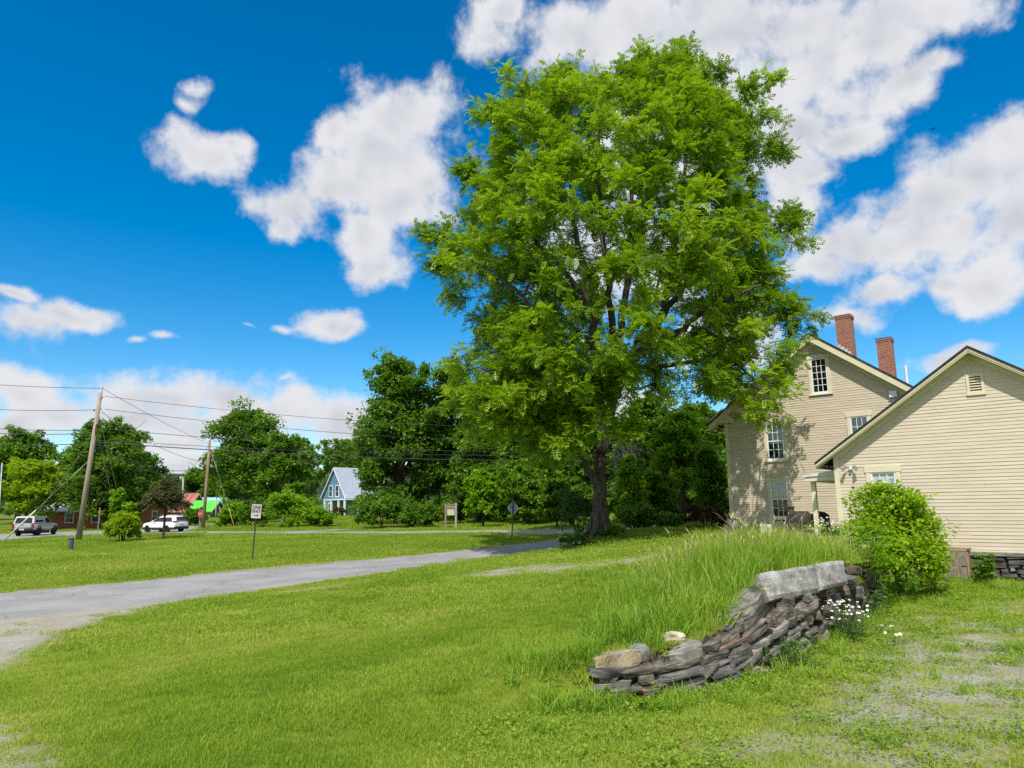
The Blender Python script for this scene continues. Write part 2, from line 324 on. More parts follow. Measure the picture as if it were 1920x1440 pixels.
def sheet(name, A, B, n, m, dz, material, label=None, **k):
    G = strip(A, B, n, m); e = np.zeros((n, m))
    G = G.reshape(-1, 2); jit = .10*(fbm(G[:, 0]*1.3, G[:, 1]*1.3, 9, 4)-.5)
    V = np.c_[G, H(G[:, 0], G[:, 1])+dz]
    ed = np.zeros((n, m), bool); ed[:, 0] = ed[:, -1] = True; V[ed.ravel(), 2] -= dz*1.6
    Q = np.array([(i*m+j, i*m+j+1, (i+1)*m+j+1, (i+1)*m+j) for i in range(n-1) for j in range(m-1)])
    return link(name, np_mesh(name, V, Q, smooth=True), material, kind='structure', **k)
def asphalt(name, a, b):
    m, t, out = new_mat(name); tc = t.new('ShaderNodeTexCoord').outputs['Object']
    c = t.mix(t.mapr(t.noise(tc, .5, 6, .6), .35, .7), a, b)
    c = t.mix(t.mapr(t.noise(tc, 90, 2, .7), .35, .7), t.mix(1, c, (.8,)*3, 'MULTIPLY'), t.mix(1, c, (1.2,)*3, 'MULTIPLY'))
    cr = t.new('ShaderNodeTexVoronoi', feature='DISTANCE_TO_EDGE', inp={'Vector': t.new('ShaderNodeVectorMath', operation='ADD', inp={0: tc, 1: t.noise(tc, 1.5, 5, .6, out=1)}).outputs[0], 'Scale': .28}).outputs['Distance']
    c = t.mix(t.mapr(cr, .0, .007), t.mix(1, c, (.45,)*3, 'MULTIPLY'), c)
    st = t.noise(tc, 1.1, 4, .6); c = t.mix(t.mapr(st, .62, .72, 0, .35), c, t.mix(1, c, (.6,)*3, 'MULTIPLY'))
    b_ = t.new('ShaderNodeBsdfPrincipled', inp={'Base Color': c, 'Roughness': .85, 'Specular IOR Level': .25})
    bn = t.new('ShaderNodeBump', inp={'Height': t.noise(tc, 70, 4, .7), 'Strength': .5, 'Distance': .01}); t.l.new(bn.outputs[0], b_.inputs['Normal'])
    t.l.new(b_.outputs[0], out.inputs[0]); return m
M_ASPH = asphalt('old_asphalt', (.255, .25, .245), (.33, .325, .315))
sheet('one_way_road', lane_far, lane_near, 220, 14, .02, M_ASPH)
sheet('cross_road', far_far, far_near, 160, 8, .025, M_ASPH)
sheet('main_road', main_far, main_near, 120, 10, .03, M_ASPH)
sheet('path', path_far, path_near, 40, 4, .022, M_ASPH)
# ---- masks on the ground: gravel, dry turf, bare soil
LANE = np.vstack([lane_far[:, :2], lane_near[::-1, :2]]); LANE_L = [tuple(p) for p in LANE]
FAR_P = [tuple(p) for p in np.vstack([far_far[:, :2], far_near[::-1, :2]])]; MAIN_P = [tuple(p) for p in np.vstack([main_far[:, :2], main_near[::-1, :2]])]
PATH_P = [tuple(p) for p in np.vstack([path_far[:, :2], path_near[::-1, :2]])]
G_LEFT = [tuple(p) for p in hits([(-200, 1178), (0, 1155), (150, 1143), (300, 1128), (285, 1140), (200, 1162), (110, 1185), (70, 1215), (40, 1240), (0, 1262), (-200, 1300)])]
G_CORN = [tuple(p) for p in hits([(-60, 1350), (10, 1362), (35, 1385), (50, 1410), (85, 1440), (90, 1500), (-60, 1500)])]
G_DRIVE = [tuple(p) for p in hits([(830, 1084), (950, 1064), (1050, 1054), (1160, 1048), (1260, 1040), (1265, 1047), (1180, 1062), (1080, 1074), (960, 1084)])]
G_STRIP = [tuple(p) for p in hits([(480, 1112), (600, 1098), (700, 1084), (720, 1087), (640, 1102), (520, 1118)])]
G_YARD = [tuple(p) for p in hits([(1500, 1440), (1320, 1420), (1380, 1370), (1500, 1310), (1580, 1240), (1640, 1190), (1720, 1160), (1920, 1130), (2100, 1130), (2100, 1500), (1700, 1500)])]
LONGP = [tuple(p) for p in hits([(1085, 1320), (1098, 1262), (1110, 1215), (1150, 1160), (1200, 1095), (1262, 1048), (1330, 1022)])] + [(8.6, 28.5), (10.2, 27.), (10.1, 22.8)] + [tuple(p) for p in WT[11:2:-1]]
def ground_masks(x, y):
    g = np.full(np.shape(x), -9.)
    for P, k in ((G_LEFT, .0), (G_CORN, .05), (G_DRIVE, -.72), (G_STRIP, -.85)):
        g = np.maximum(g, np.minimum(poly_dist(P, x, y)/.55, .9)+k+(.9*(fbm(x*1.1, y*1.6, 45, 4)-.45) if k < -.3 else 0))
    gy = poly_dist(G_YARD, x, y)/1.6-.12
    gy = np.minimum(gy, .35) + 1.5*(fbm(x*.55, y*.8, 41, 4)-.52)
    g = np.maximum(g, gy)
    edge = .22-np.abs(poly_dist(LANE_L, x, y)); g = np.maximum(g, edge/.35)
    dl_ = -poly_dist(LANE_L, x, y); dry = fbm(x*.22, y*.3, 21, 4)*1.1+.35*fbm(x*1.3, y*1.3, 27, 3)-.25+.42*np.exp(-np.maximum(dl_, 0)/1.9)*(y < 24)+.30*np.exp(-((x+2.2-.35*(y-11))**2/9+(y-13.2)**2/3.5))-.35*np.exp(-((x+1.5)**2/14+(y-9.3)**2/2.2))
    dry = np.where(np.abs(g) < 3, np.maximum(dry, .85-.28*np.abs(g)), dry)
    soil = upper(x, y); soil = np.where((soil > .02) & (soil < .985) & (x > .95), 1., 0)
    return np.clip(g, -3, 3), dry, soil
def axis(parts, lo, hi):
    a = [parts[0][0]]
    for s0, s1, st in parts: a += list(np.arange(s0+st, s1+1e-6, st))
    st = parts[-1][2]; v = a[-1]
    while v < hi: st *= 1.28; v += st; a.append(v)
    st = parts[0][2]; v = a[0]; pre = []
    while v > lo: st *= 1.28; v -= st; pre.append(v)
    return np.array(pre[::-1]+a)
gx = axis([(-16, -2, .3), (-2, 11, .14), (11, 18, .4)], -5000, 5000); gy = axis([(2.5, 6, .25), (6, 24, .14), (24, 48, .4), (48, 80, 1.)], -400, 6000)
X, Y = np.meshgrid(gx, gy); X = X.ravel(); Y = Y.ravel(); nx, ny = len(gx), len(gy)
gm, dm, sm = ground_masks(X, Y)
i_, j_ = np.meshgrid(np.arange(nx-1), np.arange(ny-1)); k_ = (j_*nx+i_).ravel()
me = np_mesh('ground', np.c_[X, Y, H(X, Y)], np.c_[k_, k_+1, k_+nx+1, k_+nx], {'gravel': ('POINT', gm), 'dry': ('POINT', dm), 'soil': ('POINT', sm)}, smooth=True)
def ground_mat():
    m, t, out = new_mat('turf_and_gravel'); tc = t.new('ShaderNodeTexCoord').outputs['Object']
    A = lambda n: t.new('ShaderNodeAttribute', attribute_name=n).outputs['Fac']
    n1 = t.noise(tc, 1.6, 6, .6); n2 = t.noise(tc, 9, 5, .65); n3 = t.noise(tc, .35, 4, .55)
    turf = t.mix(t.mapr(n1, .3, .7), (.10, .155, .012), (.16, .215, .02))
    turf = t.mix(t.mapr(n2, .3, .75), t.mix(1, turf, (.72, .75, .7), 'MULTIPLY'), t.mix(1, turf, (1.25, 1.2, 1.1), 'MULTIPLY'))
    dryf = t.mapr(t.math('ADD', A('dry'), t.math('MULTIPLY', t.math('SUBTRACT', n2, .5), .7)), .45, .95, 0, .75)
    turf = t.mix(dryf, turf, (.175, .185, .045))
    vo = t.new('ShaderNodeTexVoronoi', inp={'Vector': tc, 'Scale': 38.}); vr = t.new('ShaderNodeTexVoronoi', inp={'Vector': tc, 'Scale': 90.})
    gr = t.ramp(vo.outputs['Color'], [(0, (.20, .19, .17)), (.5, (.34, .325, .295)), (1, (.52, .50, .45))])
    gr = t.mix(.5, gr, t.ramp(vr.outputs['Color'], [(0, (.15, .145, .135)), (1, (.52, .50, .46))]))
    gr = t.mix(t.mapr(n1, .36, .68, .12, .72), gr, (.275, .245, .165))
    gf = t.mapr(t.math('ADD', t.math('ADD', A('gravel'), t.math('MULTIPLY', t.math('SUBTRACT', n2, .5), 1.6)), t.math('MULTIPLY', t.math('SUBTRACT', n1, .5), 1.1)), -.55, .65)
    so_ = t.mix(t.mapr(n2, .35, .65), (.055, .042, .028), (.12, .09, .06))
    c = t.mix(A('soil'), turf, so_); c = t.mix(gf, c, gr)
    b = t.new('ShaderNodeBsdfPrincipled', inp={'Base Color': c, 'Roughness': .92, 'Specular IOR Level': .12})
    hgt = t.math('ADD', t.math('MULTIPLY', t.noise(tc, 60, 4, .7), .5), t.math('MULTIPLY', vo.outputs['Distance'], -.6))
    bn = t.new('ShaderNodeBump', inp={'Height': hgt, 'Strength': .7, 'Distance': .02}); t.l.new(bn.outputs[0], b.inputs['Normal'])
    t.l.new(b.outputs[0], out.inputs[0]); return m
link('ground', me, ground_mat(), kind='structure')
# far wooded hills
hxs = np.linspace(-2600, 2600, 261); V = []; 
for r_, (yy, zz) in enumerate(((620, 0), (760, .55), (900, 1.), (1250, .8))):
    for x in hxs: V.append((x, yy+40*float(fbm(x*.004, r_*9., 4)), 2.+zz*(24+34*float(fbm(x*.0023+3, 1.7, 8, 3))+9*float(fbm(x*.02, r_*3.1, 6, 3)))))
n_ = len(hxs); Q = np.array([(r*n_+i, r*n_+i+1, (r+1)*n_+i+1, (r+1)*n_+i) for r in range(3) for i in range(n_-1)])
link('hills', np_mesh('hills', np.array(V), Q), mat('far_woods', (.035, .06, .03), .95, .05, var=.5, scale=.05, bump=1, bscale=.2), kind='structure')
# ------------------------------------------------------------------ grass as scattered stuff
def scatter(name, P, rot, sc, tint, var, protos, label, cat=None):
    """one object that sets small tufts on points P; var picks the tuft"""
    me = bpy.data.meshes.new(name); me.vertices.add(len(P)); me.vertices.foreach_set('co', np.ascontiguousarray(P, np.float32).ravel())
    for n, typ, key, a in (('rot', 'FLOAT_VECTOR', 'vector', rot), ('sc', 'FLOAT_VECTOR', 'vector', sc), ('ptint', 'FLOAT', 'value', tint), ('var', 'INT', 'value', var)):
        at_ = me.attributes.new(n, typ, 'POINT'); at_.data.foreach_set(key, np.ascontiguousarray(a, np.int32 if typ == 'INT' else np.float32).ravel())
    me.update(); o = bpy.data.objects.new(name, me); C.objects.link(o)
    ng = bpy.data.node_groups.new(name+'_nodes', 'GeometryNodeTree'); ng.interface.new_socket('Geometry', in_out='INPUT', socket_type='NodeSocketGeometry'); ng.interface.new_socket('Geometry', in_out='OUTPUT', socket_type='NodeSocketGeometry')
    N = ng.nodes; L = ng.links; gi = N.new('NodeGroupInput'); go = N.new('NodeGroupOutput'); jn = N.new('GeometryNodeJoinGeometry')
    def attr(n, dt):
        q = N.new('GeometryNodeInputNamedAttribute'); q.data_type = dt; q.inputs['Name'].default_value = n; return q.outputs['Attribute']
    for k, pr in enumerate(protos):
        ip = N.new('GeometryNodeInstanceOnPoints'); oi = N.new('GeometryNodeObjectInfo'); oi.inputs['Object'].default_value = pr; oi.transform_space = 'ORIGINAL'; oi.inputs['As Instance'].default_value = True
        cm = N.new('FunctionNodeCompare'); cm.data_type = 'INT'; cm.operation = 'EQUAL'; L.new(attr('var', 'INT'), cm.inputs[2]); cm.inputs[3].default_value = k
        L.new(gi.outputs[0], ip.inputs['Points']); L.new(cm.outputs[0], ip.inputs['Selection']); L.new(oi.outputs['Geometry'], ip.inputs['Instance'])
        L.new(attr('rot', 'FLOAT_VECTOR'), ip.inputs['Rotation']); L.new(attr('sc', 'FLOAT_VECTOR'), ip.inputs['Scale']); L.new(ip.outputs[0], jn.inputs[0])
    L.new(jn.outputs[0], go.inputs[0]); md = o.modifiers.new('scatter', 'NODES'); md.node_group = ng
    return tag(o, label, cat, kind='stuff')
def tuft(name, n, rad, hmin, hmax, wid, lean, material, curl=.35, seed=0):
    """a patch of grass blades; not linked to the scene, only scattered"""
    r = np.random.default_rng(seed+5); a = r.uniform(0, 6.283, n); q = rad*np.sqrt(r.uniform(0, 1, n)); h = r.uniform(hmin, hmax, n); d = r.uniform(0, 6.283, n); ln = h*r.uniform(.1, 1., n)*lean
    b = np.c_[q*np.cos(a), q*np.sin(a), np.full(n, -.012)]; dv = np.c_[np.cos(d), np.sin(d), 0*d]; sv = np.c_[-np.sin(d+r.normal(0, .5, n)), np.cos(d), 0*d]; wv = (wid*r.uniform(.6, 1.3, n))[:, None]
    up = np.c_[0*d, 0*d, h]
    p1 = b+up*.55+dv*(ln*.3)[:, None]; p2 = b+up*(1-curl*.2*r.uniform(0, 1, n))[:, None]+dv*ln[:, None]
    V = np.stack([b-sv*wv, b+sv*wv, p1+sv*wv*.8, p1-sv*wv*.8, p2], 1).reshape(-1, 3); k = np.arange(n)*5
    F = [f for i in k for f in ((i, i+1, i+2, i+3), (i+3, i+2, i+4))]
    me = bpy.data.meshes.new(name); me.from_pydata(V.tolist(), [], F); tt = r.uniform(0, 1, n); at_ = me.attributes.new('tint', 'FLOAT', 'FACE'); at_.data.foreach_set('value', np.repeat(tt, 2).astype(np.float32))
    me.materials.append(material); return bpy.data.objects.new(name, me)
M_LAWN = leaf_mat('lawn_blades', (.13, .235, .018), (.295, .415, .032), (.54, .50, .15), .42, .5, inst=True)
M_TALL = leaf_mat('tall_grass_blades', (.125, .26, .025), (.28, .43, .035), (.50, .48, .14), .42, .5, inst=True)
M_WEED = leaf_mat('weed_leaves', (.14, .255, .018), (.22, .34, .026), (.33, .38, .05), .35, .5, inst=True)
lawn_t = [tuft('t', 150, .17, .025, .065, .0028, .8, M_LAWN, seed=i) for i in range(3)]
mid_t = [tuft('t', 170, .36, .03, .075, .006, .8, M_LAWN, seed=20+i) for i in range(3)]
far_t = [tuft('t', 200, .8, .04, .085, .012, .7, M_LAWN, seed=40+i) for i in range(2)]
M_SEED = leaf_mat('grass_seed_heads', (.26, .25, .10), (.40, .35, .17), (.50, .43, .25), .3, .7, inst=True)
def seed_tuft(name, n, seed):
    r = np.random.default_rng(seed); V = []; F = []
    for i in range(n):
        a, q, d, h = r.uniform(0, 6.283), .10*math.sqrt(r.uniform()), r.uniform(0, 6.283), r.uniform(.85, 1.25); ln = r.uniform(.1, .42); b = np.array([q*math.cos(a), q*math.sin(a), 0]); dv = np.array([math.cos(d), math.sin(d), 0]); s = np.array([-math.sin(d), math.cos(d), 0]); u = np.array([0, 0, 1.])
        p1 = b+u*h*.6+dv*ln*.35; p2 = b+u*h*.88+dv*ln*.75; p3 = b+u*h*.95+dv*ln*.95; p4 = b+u*h+dv*ln*1.2; k = len(V); w = .0016; hw_ = r.uniform(.006, .011)
        V += [b-s*w, b+s*w, p1+s*w, p1-s*w, p2+s*w, p2-s*w, p3+s*hw_, p3-s*hw_, p4]; F += [(k, k+1, k+2, k+3), (k+3, k+2, k+4, k+5), (k+5, k+4, k+6, k+7), (k+7, k+6, k+8)]
    me = bpy.data.meshes.new(name); me.from_pydata([tuple(v) for v in V], [], F); at_ = me.attributes.new('tint', 'FLOAT', 'FACE'); at_.data.foreach_set('value', r.uniform(0, 1, len(F)).astype(np.float32)); me.materials.append(M_SEED); return bpy.data.objects.new(name, me)
seed_t = [seed_tuft('t', 6, 70+i) for i in range(2)]
tall_t = [tuft('t', 40, .10, .3, 1., .0052, .34, M_TALL, seed=60+i) for i in range(4)]
def rand_in(x0, x1, y0, y1, dens):
    n = int((x1-x0)*(y1-y0)*dens); return rng.uniform(x0, x1, n), rng.uniform(y0, y1, n)
def view_ok(x, y, m=1.06): return (np.abs(x) < y*.735*m+1.2)
def off_roads(x, y, d=0.):
    ok = np.ones(len(x), bool)
    for P in (LANE_L, FAR_P, MAIN_P, PATH_P): ok &= poly_dist(P, x, y) < -d
    return ok
def slope_rot(x, y, k=1.):
    e = .1; gx_ = (H(x+e, y)-H(x-e, y))/(2*e); gy_ = (H(x, y+e)-H(x, y-e))/(2*e); rz = rng.uniform(0, 6.283, len(x))
    rx = np.clip(gy_, -.5, .5)*k; ry = -np.clip(gx_, -.5, .5)*k
    return np.c_[rx, ry, 0*rz]+np.c_[rng.normal(0, .05, len(x)), rng.normal(0, .05, len(x)), rz*0], rz
def lawn_layer(name, x, y, protos, smin, smax, label, thin=1.):
    k = view_ok(x, y); x, y = x[k], y[k]; g, d, s = ground_masks(x, y); u = upper(x, y)
    yard = poly_dist(G_YARD, x, y) > -.4
    keep = (rng.uniform(0, 1, len(x)) > .45*sstep(.75, 1.15, d+.25*(fbm(x*4, y*4, 78, 2)-.5))) & (rng.uniform(0, 1, len(x)) > sstep(-.7, .6, g+.6*(fbm(x*3, y*3, 77, 2)-.5))*np.where(yard, .93, .97)) & (s < .5) & (poly_dist(LONGP, x, y) < .25)
    x, y, d, g = x[keep], y[keep], d[keep], g[keep]; k = off_roads(x, y, .02); x, y, d, g = x[k], y[k], d[k], g[k]
    n = len(x); rot, rz = slope_rot(x, y, 0); rot[:, 2] = rz
    sz = rng.uniform(smin, smax, n)*(.75+.5*fbm(x*.8, y*.8, 51, 3)); zs = rng.uniform(.7, 1.25, n)*np.where(g > -.6, .75, 1)*(.7+.6*fbm(x*.5, y*.5, 57, 3))
    tint = np.clip(.24+.55*sstep(.3, 1.05, d)+.45*(fbm(x*1.1, y*1.1, 61, 3)-.5)+1.15*(fbm(x*.30, y*.42, 63, 3)-.5)+.35*(fbm(x*.9-y*.5, y*.15, 67, 2)-.5)+rng.normal(0, .12, n), 0, 1)
    return scatter(name, np.c_[x, y, H(x, y)], rot, np.c_[sz, sz, sz*zs], tint, rng.integers(0, len(protos), n), protos, label)
x, y = rand_in(-10.5, 10.5, 4.2, 13, 58); lawn_layer('lawn_grass', x, y, lawn_t, .8, 1.25, 'short mown lawn grass in front of the stone wall')
x, y = rand_in(-19, 16, 13, 26, 17); lawn_layer('lawn_grass', x, y, mid_t, .8, 1.2, 'short mown grass on both sides of the one way road')
x, y = rand_in(-42, 14, 26, 52, 4.2); lawn_layer('lawn_grass', x, y, far_t, .8, 1.2, 'mown grass of the green beyond the one way road')
x, y = rand_in(-62, 24, 50, 105, 1.1); lawn_layer('lawn_grass', x, y, far_t, 1.2, 1.7, 'far grass verges along the main road')
# tall unmown grass on the bank
x, y = rand_in(-.5, 11, 7.5, 30, 62); dl = poly_dist(LONGP, x, y); k = (dl > -.3) & (rng.uniform(0, 1, len(x)) < sstep(-.35, .55, dl+.5*(fbm(x*1.2, y*1.2, 91, 3)-.45))) & (upper(x, y) > .72)
x, y, dl = x[k], y[k], dl[k]; n = len(x); rz = rng.uniform(0, 6.283, n)
hh = (.46+.26*sstep(0, 1.6, dl))*(.55+.9*fbm(x*.9, y*.9, 95, 3)); hh *= (1-.50*sstep(13, 19, y))*(1-.45*sstep(20, 23, y)*(x < 9.7))*np.where(y < 9.3, .85, 1.)*(.7+.6*fbm(x*2.6, y*2.6, 96, 2)); st_ = rng.uniform(0, 1, n) < .05; hh = np.where(st_, hh*1.35, hh)
lx = rng.normal(0, .10, n)+.10*(fbm(x*.7, y*.7, 97, 2)-.5); ly = rng.normal(.05, .10, n)
tint = np.clip(.02+.85*(fbm(x*.55, y*.55, 99, 3)-.28)+.34*sstep(9.5, 15, y)+.4*st_+rng.normal(0, .12, n), 0, 1)
scatter('tall_grass', np.c_[x, y, H(x, y)-.01], np.c_[lx, ly, rz], np.c_[np.full(n, 1.2), np.full(n, 1.2), hh], tint, np.where((rng.uniform(0, 1, n) < .13) & (y > 10.5), rng.integers(4, 6, n), rng.integers(0, 4, n)), tall_t+seed_t, 'tall unmown grass on the bank above the stone wall')
# ------------------------------------------------------------------ buildings
M_CLAP = mat('cream_clapboard_paint', (.59, .502, .372), .6, .3, var=.055, scale=1.2, stretch=(1, 1, 5), fine=.10, bscale=30)
M_CLAP2 = mat('pale_cream_siding', (.62, .538, .412), .55, .3, var=.05, scale=.9, stretch=(1, 1, 5), fine=.08, bscale=30)
M_TRIM = mat('cream_trim_paint', (.67, .61, .43), .55, .3, var=.05, scale=2)
M_WHITE = mat('white_paint', (.80, .80, .78), .45, .4, var=.04, scale=3)
M_SHIN = mat('dark_shingles', (.035, .033, .036), .9, .2, var=.4, scale=5, bump=.6, bscale=30)
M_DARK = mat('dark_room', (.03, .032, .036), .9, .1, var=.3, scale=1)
M_BLIND = mat('pale_blind', (.66, .67, .69), .8, .2, var=.12, scale=1.5, stretch=(1, 1, 8))
M_GLASS = glass_mat('window_glass')
M_METAL = mat('grey_metal', (.35, .35, .36), .4, .5, .6, var=.15, scale=6)
def brick_mat(name, c1, c2, mort, scale=1., bw=.21, bh=.075):
    m, t, out = new_mat(name); tc = t.new('ShaderNodeTexCoord').outputs['Object']; nrm = t.new('ShaderNodeTexCoord').outputs['Normal']
    sp = t.new('ShaderNodeSeparateXYZ', inp={0: tc}); u = t.math('ADD', sp.outputs[0], sp.outputs[1]); v = t.new('ShaderNodeCombineXYZ', inp={0: u, 1: sp.outputs[2], 2: 0.}).outputs[0]
    br = t.new('ShaderNodeTexBrick', inp={'Vector': v, 'Color1': (*c1, 1), 'Color2': (*c2, 1), 'Mortar': (*mort, 1), 'Scale': 1., 'Mortar Size': .008, 'Mortar Smooth': .2, 'Bias': -.1, 'Brick Width': bw, 'Row Height': bh})
    c = t.mix(t.mapr(t.noise(tc, 14, 5, .65), .3, .7), t.mix(1, br.outputs[0], (.7,)*3, 'MULTIPLY'), t.mix(1, br.outputs[0], (1.15,)*3, 'MULTIPLY'))
    b = t.new('ShaderNodeBsdfPrincipled', inp={'Base Color': c, 'Roughness': .9, 'Specular IOR Level': .15})
    bn = t.new('ShaderNodeBump', inp={'Height': t.math('MULTIPLY', br.outputs['Fac'], -1.), 'Strength': .6, 'Distance': .01}); t.l.new(bn.outputs[0], b.inputs['Normal'])
    t.l.new(b.outputs[0], out.inputs[0]); return m
M_BRICK = brick_mat('chimney_brick', (.30, .085, .055), (.38, .13, .085), (.50, .45, .40))
M_BRICK2 = brick_mat('orange_brick', (.40, .10, .045), (.46, .14, .06), (.42, .30, .22))
RZ = math.atan2(-.633, .774)
def clap(mb, z0, z1, e, lim, holes, lip=.014, y0=0., seed=0):
    """clapboards: course after course of tilted boards, cut round the openings"""
    r = random.Random(seed); n = int(round((z1-z0)/e))
    for k in range(n):
        za = z0+k*e; zb = za+e; a, b = lim((za+zb)/2)
        if b-a < .05: continue
        segs = [(a, b)]
        for (s0, s1, h0, h1) in holes:
            if zb > h0+.01 and za < h1-.01:
                ns = []
                for p, q in segs:
                    if s1 <= p or s0 >= q: ns.append((p, q)); continue
                    if s0 > p: ns.append((p, s0))
                    if s1 < q: ns.append((s1, q))
                segs = ns
        for p, q in segs:
            if q-p < .02: continue
            cuts = [p]; x = p+r.uniform(1.2, 3.6)
            while x < q-.4: cuts.append(x); x += r.uniform(1.8, 3.8)
            cuts.append(q)
            for c0, c1 in zip(cuts[:-1], cuts[1:]):
                l0 = lip*r.uniform(.85, 1.25); dz = r.uniform(-.003, .003); c1 -= .0015 if c1 < q else 0
                mb.add([(c0, y0-l0, za+dz), (c1, y0-l0, za+dz), (c1, y0-.003, zb+.004), (c0, y0-.003, zb+.004), (c0, y0, za+dz), (c1, y0, za+dz)], [(0, 1, 2, 3), (4, 5, 1, 0), (0, 3, 4), (1, 5, 2)])
def window(par, s0, s1, z0, z1, cols, rows, case=.13, head=.17, frame=.05, sashes=2, blind=None, lab=None, sillp=True, white=True):
    """casing (the part itself) with sash, pane, sill, blind"""
    m = MB(); f0, f1, g0, g1 = s0-frame, s1+frame, z0-frame, z1+frame; yo = -.042
    m.box(f0-case, f0, yo, .01, g0-.06, g1); m.box(f1, f1+case, yo, .01, g0-.06, g1); m.box(f0-case-.03, f1+case+.03, yo-.012, .01, g1, g1+head)
    win = m.build('window', M_TRIM, par, bevel=.004)
    if lab: win['label'] = lab
    if sillp: MB().box(f0-case-.04, f1+case+.04, -.075, .012, g0-.11, g0-.055).build('sill', M_TRIM, win, bevel=.004)
    q = MB(); q.box(f0, f1, -.024, .06, g1-frame, g1-.002); q.box(f0, f1, -.024, .06, g0-.05, g0+frame*.9); q.box(f0, f0+frame, -.022, .06, g0+frame*.9, g1-frame); q.box(f1-frame, f1, -.022, .06, g0+frame*.9, g1-frame)
    zs = np.linspace(z0, z1, rows+1); ss = np.linspace(s0, s1, cols+1)
    if sashes == 2: zm = (z0+z1)/2; q.box(s0, s1, -.014, .05, zm-.022, zm+.022)
    for a in ss[1:-1]: q.box(a-.011, a+.011, -.006, .024, z0, z1)
    for b in zs[1:-1]:
        if sashes == 2 and abs(b-(z0+z1)/2) < .03: continue
        q.box(s0, s1, -.004, .022, b-.010, b+.010)
    q.build('sash', M_WHITE, win)
    MB().add([(s0, .012, z0), (s1, .012, z0), (s1, .012, z1), (s0, .012, z1)], [(0, 1, 2, 3)]).build('pane', M_GLASS, win)
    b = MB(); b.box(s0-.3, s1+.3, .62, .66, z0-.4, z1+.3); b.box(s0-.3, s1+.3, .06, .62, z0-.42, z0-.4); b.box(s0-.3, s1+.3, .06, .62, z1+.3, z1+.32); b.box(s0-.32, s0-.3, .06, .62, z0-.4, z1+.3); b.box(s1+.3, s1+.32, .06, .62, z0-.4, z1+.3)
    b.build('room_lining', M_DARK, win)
    if blind:
        m_ = MB()
        zz = blind
        m_.box(s0-.02, s1+.02, .035, .045, zz, z1+.02) if zz > 0 else None
        m_.build('blind', M_BLIND, win)
    return win
# ---- main farmhouse: local x along the gable wall, y into the house
MAIN = np.array([12.27, 30, 0.])
house = empty('farmhouse', tuple(MAIN), RZ, label='two storey cream clapboard farmhouse with two brick chimneys, behind the lower gabled wing', cat='house')
sL, sR, sA, zE, sl_ = -3.30, 4.90, .80, 6.05, .745
zP = zE+(sA-sL)*sl_
zw = lambda s: zP-abs(s-sA)*sl_
def lim_main(z):
    if z < zE-.05: return sL+.16, sR-.16
    h = max(0, (zP-.02-z)/sl_); return max(sL+.16, sA-h), min(sR-.16, sA+h)
ops = [(-1.37, -.75, 4.13, 5.62), (-1.37, -.75, 1.66, 3.06), (.72, 1.27, 6.83, 8.2), (2.08, 2.66, 4.12, 5.6), (2.08, 2.66, 1.66, 3.06)]
hol = [(a-.16, b+.16, c-.12, d+.2) for a, b, c, d in ops]
m = MB(); clap(m, 1.05, zP-.1, .1016, lim_main, hol, seed=3)
D_ = 11.
m.box(sL+.02, sL+.06, 0.001, D_, .9, zE); m.box(sR-.06, sR-.02, 0.001, D_, .9, zE); m.prism([(sL+.03, .9), (sR-.03, .9), (sR-.03, zE), (sA, zP-.05), (sL+.03, zE)], D_, D_+.05)
m.build('wall', M_CLAP, house, fix=False)
MB().box(sL-.02, sR+.02, -.03, D_+.1, .2, 1.04).build('foundation', mat('grey_foundation', (.25, .24, .22), .9, .2, var=.3, scale=3, bump=.5), house)
for s in (sL, sR-.17): MB().box(s-.012, s+.17, -.04, .03, 1.0, zE-.02).build('corner_board', M_TRIM, house, bevel=.004)
labs = [None, None, 'tall twenty pane attic window in the gable', None, None]
for i, (a, b, c, d) in enumerate(ops):
    if i == 2: window(house, a, b, c, d, 3, 5, case=.12, head=.18, sashes=1, lab=labs[2], blind=None)
    else: window(house, a, b, c, d, 3, 4, blind=[4.75, 2.35, 0, 4.9, 2.3][i] if i in (0, 1, 3, 4) else None)
OH, TH = .42, .10
def slopes(sa, zp, slope, sl, sr, d0, d1, th):
    """two roof slabs as (name, polygon) in the x z plane; the apex joint is mitred"""
    out = []
    for sg, e in ((-1, sl), (1, sr)):
        ze = zp-abs(e-sa)*slope
        out.append([(sa, zp), (e, ze), (e, ze+th), (sa, zp+th*1.15)])
    return out
eL, eR = sL-.62, sR+.62
rf = MB()
for P in slopes(sA, zP+.17, sl_, eL, eR, 0, 0, .07): rf.prism(P, -OH-.03, D_+.4)
roof = rf.build('roof', M_SHIN, house, fix=True)
tr = MB()
for sg, e in ((-1, eL), (1, eR)):
    q = lambda s, dz: (s, zP+.165-abs(s-sA)*sl_+dz)
    tr.prism([q(sA, 0), q(e, 0), q(e, -.27), q(sA, -.30)], -OH, -OH+.045)          # rake board
    tr.prism([q(sA, -.002), q(e+.02*sg*-1, -.002), q(e-.02*sg, -.035), q(sA, -.035)], -OH+.046, -.002)  # roof boards over the overhang
    tr.prism([q(sA, -.215), q(e-.05*sg, -.215), q(e-.05*sg, -.245), q(sA, -.245)], -OH+.046, -.0035)    # soffit
    tr.prism([q(sA, -.246), q(e-.62*sg, -.246), q(e-.62*sg, -.47), q(sA, -.49)], -.05, .02)       # frieze on the wall
tr.build('rake_trim', M_TRIM, house, bevel=.003)
rt = MB()
zr = zE-.22
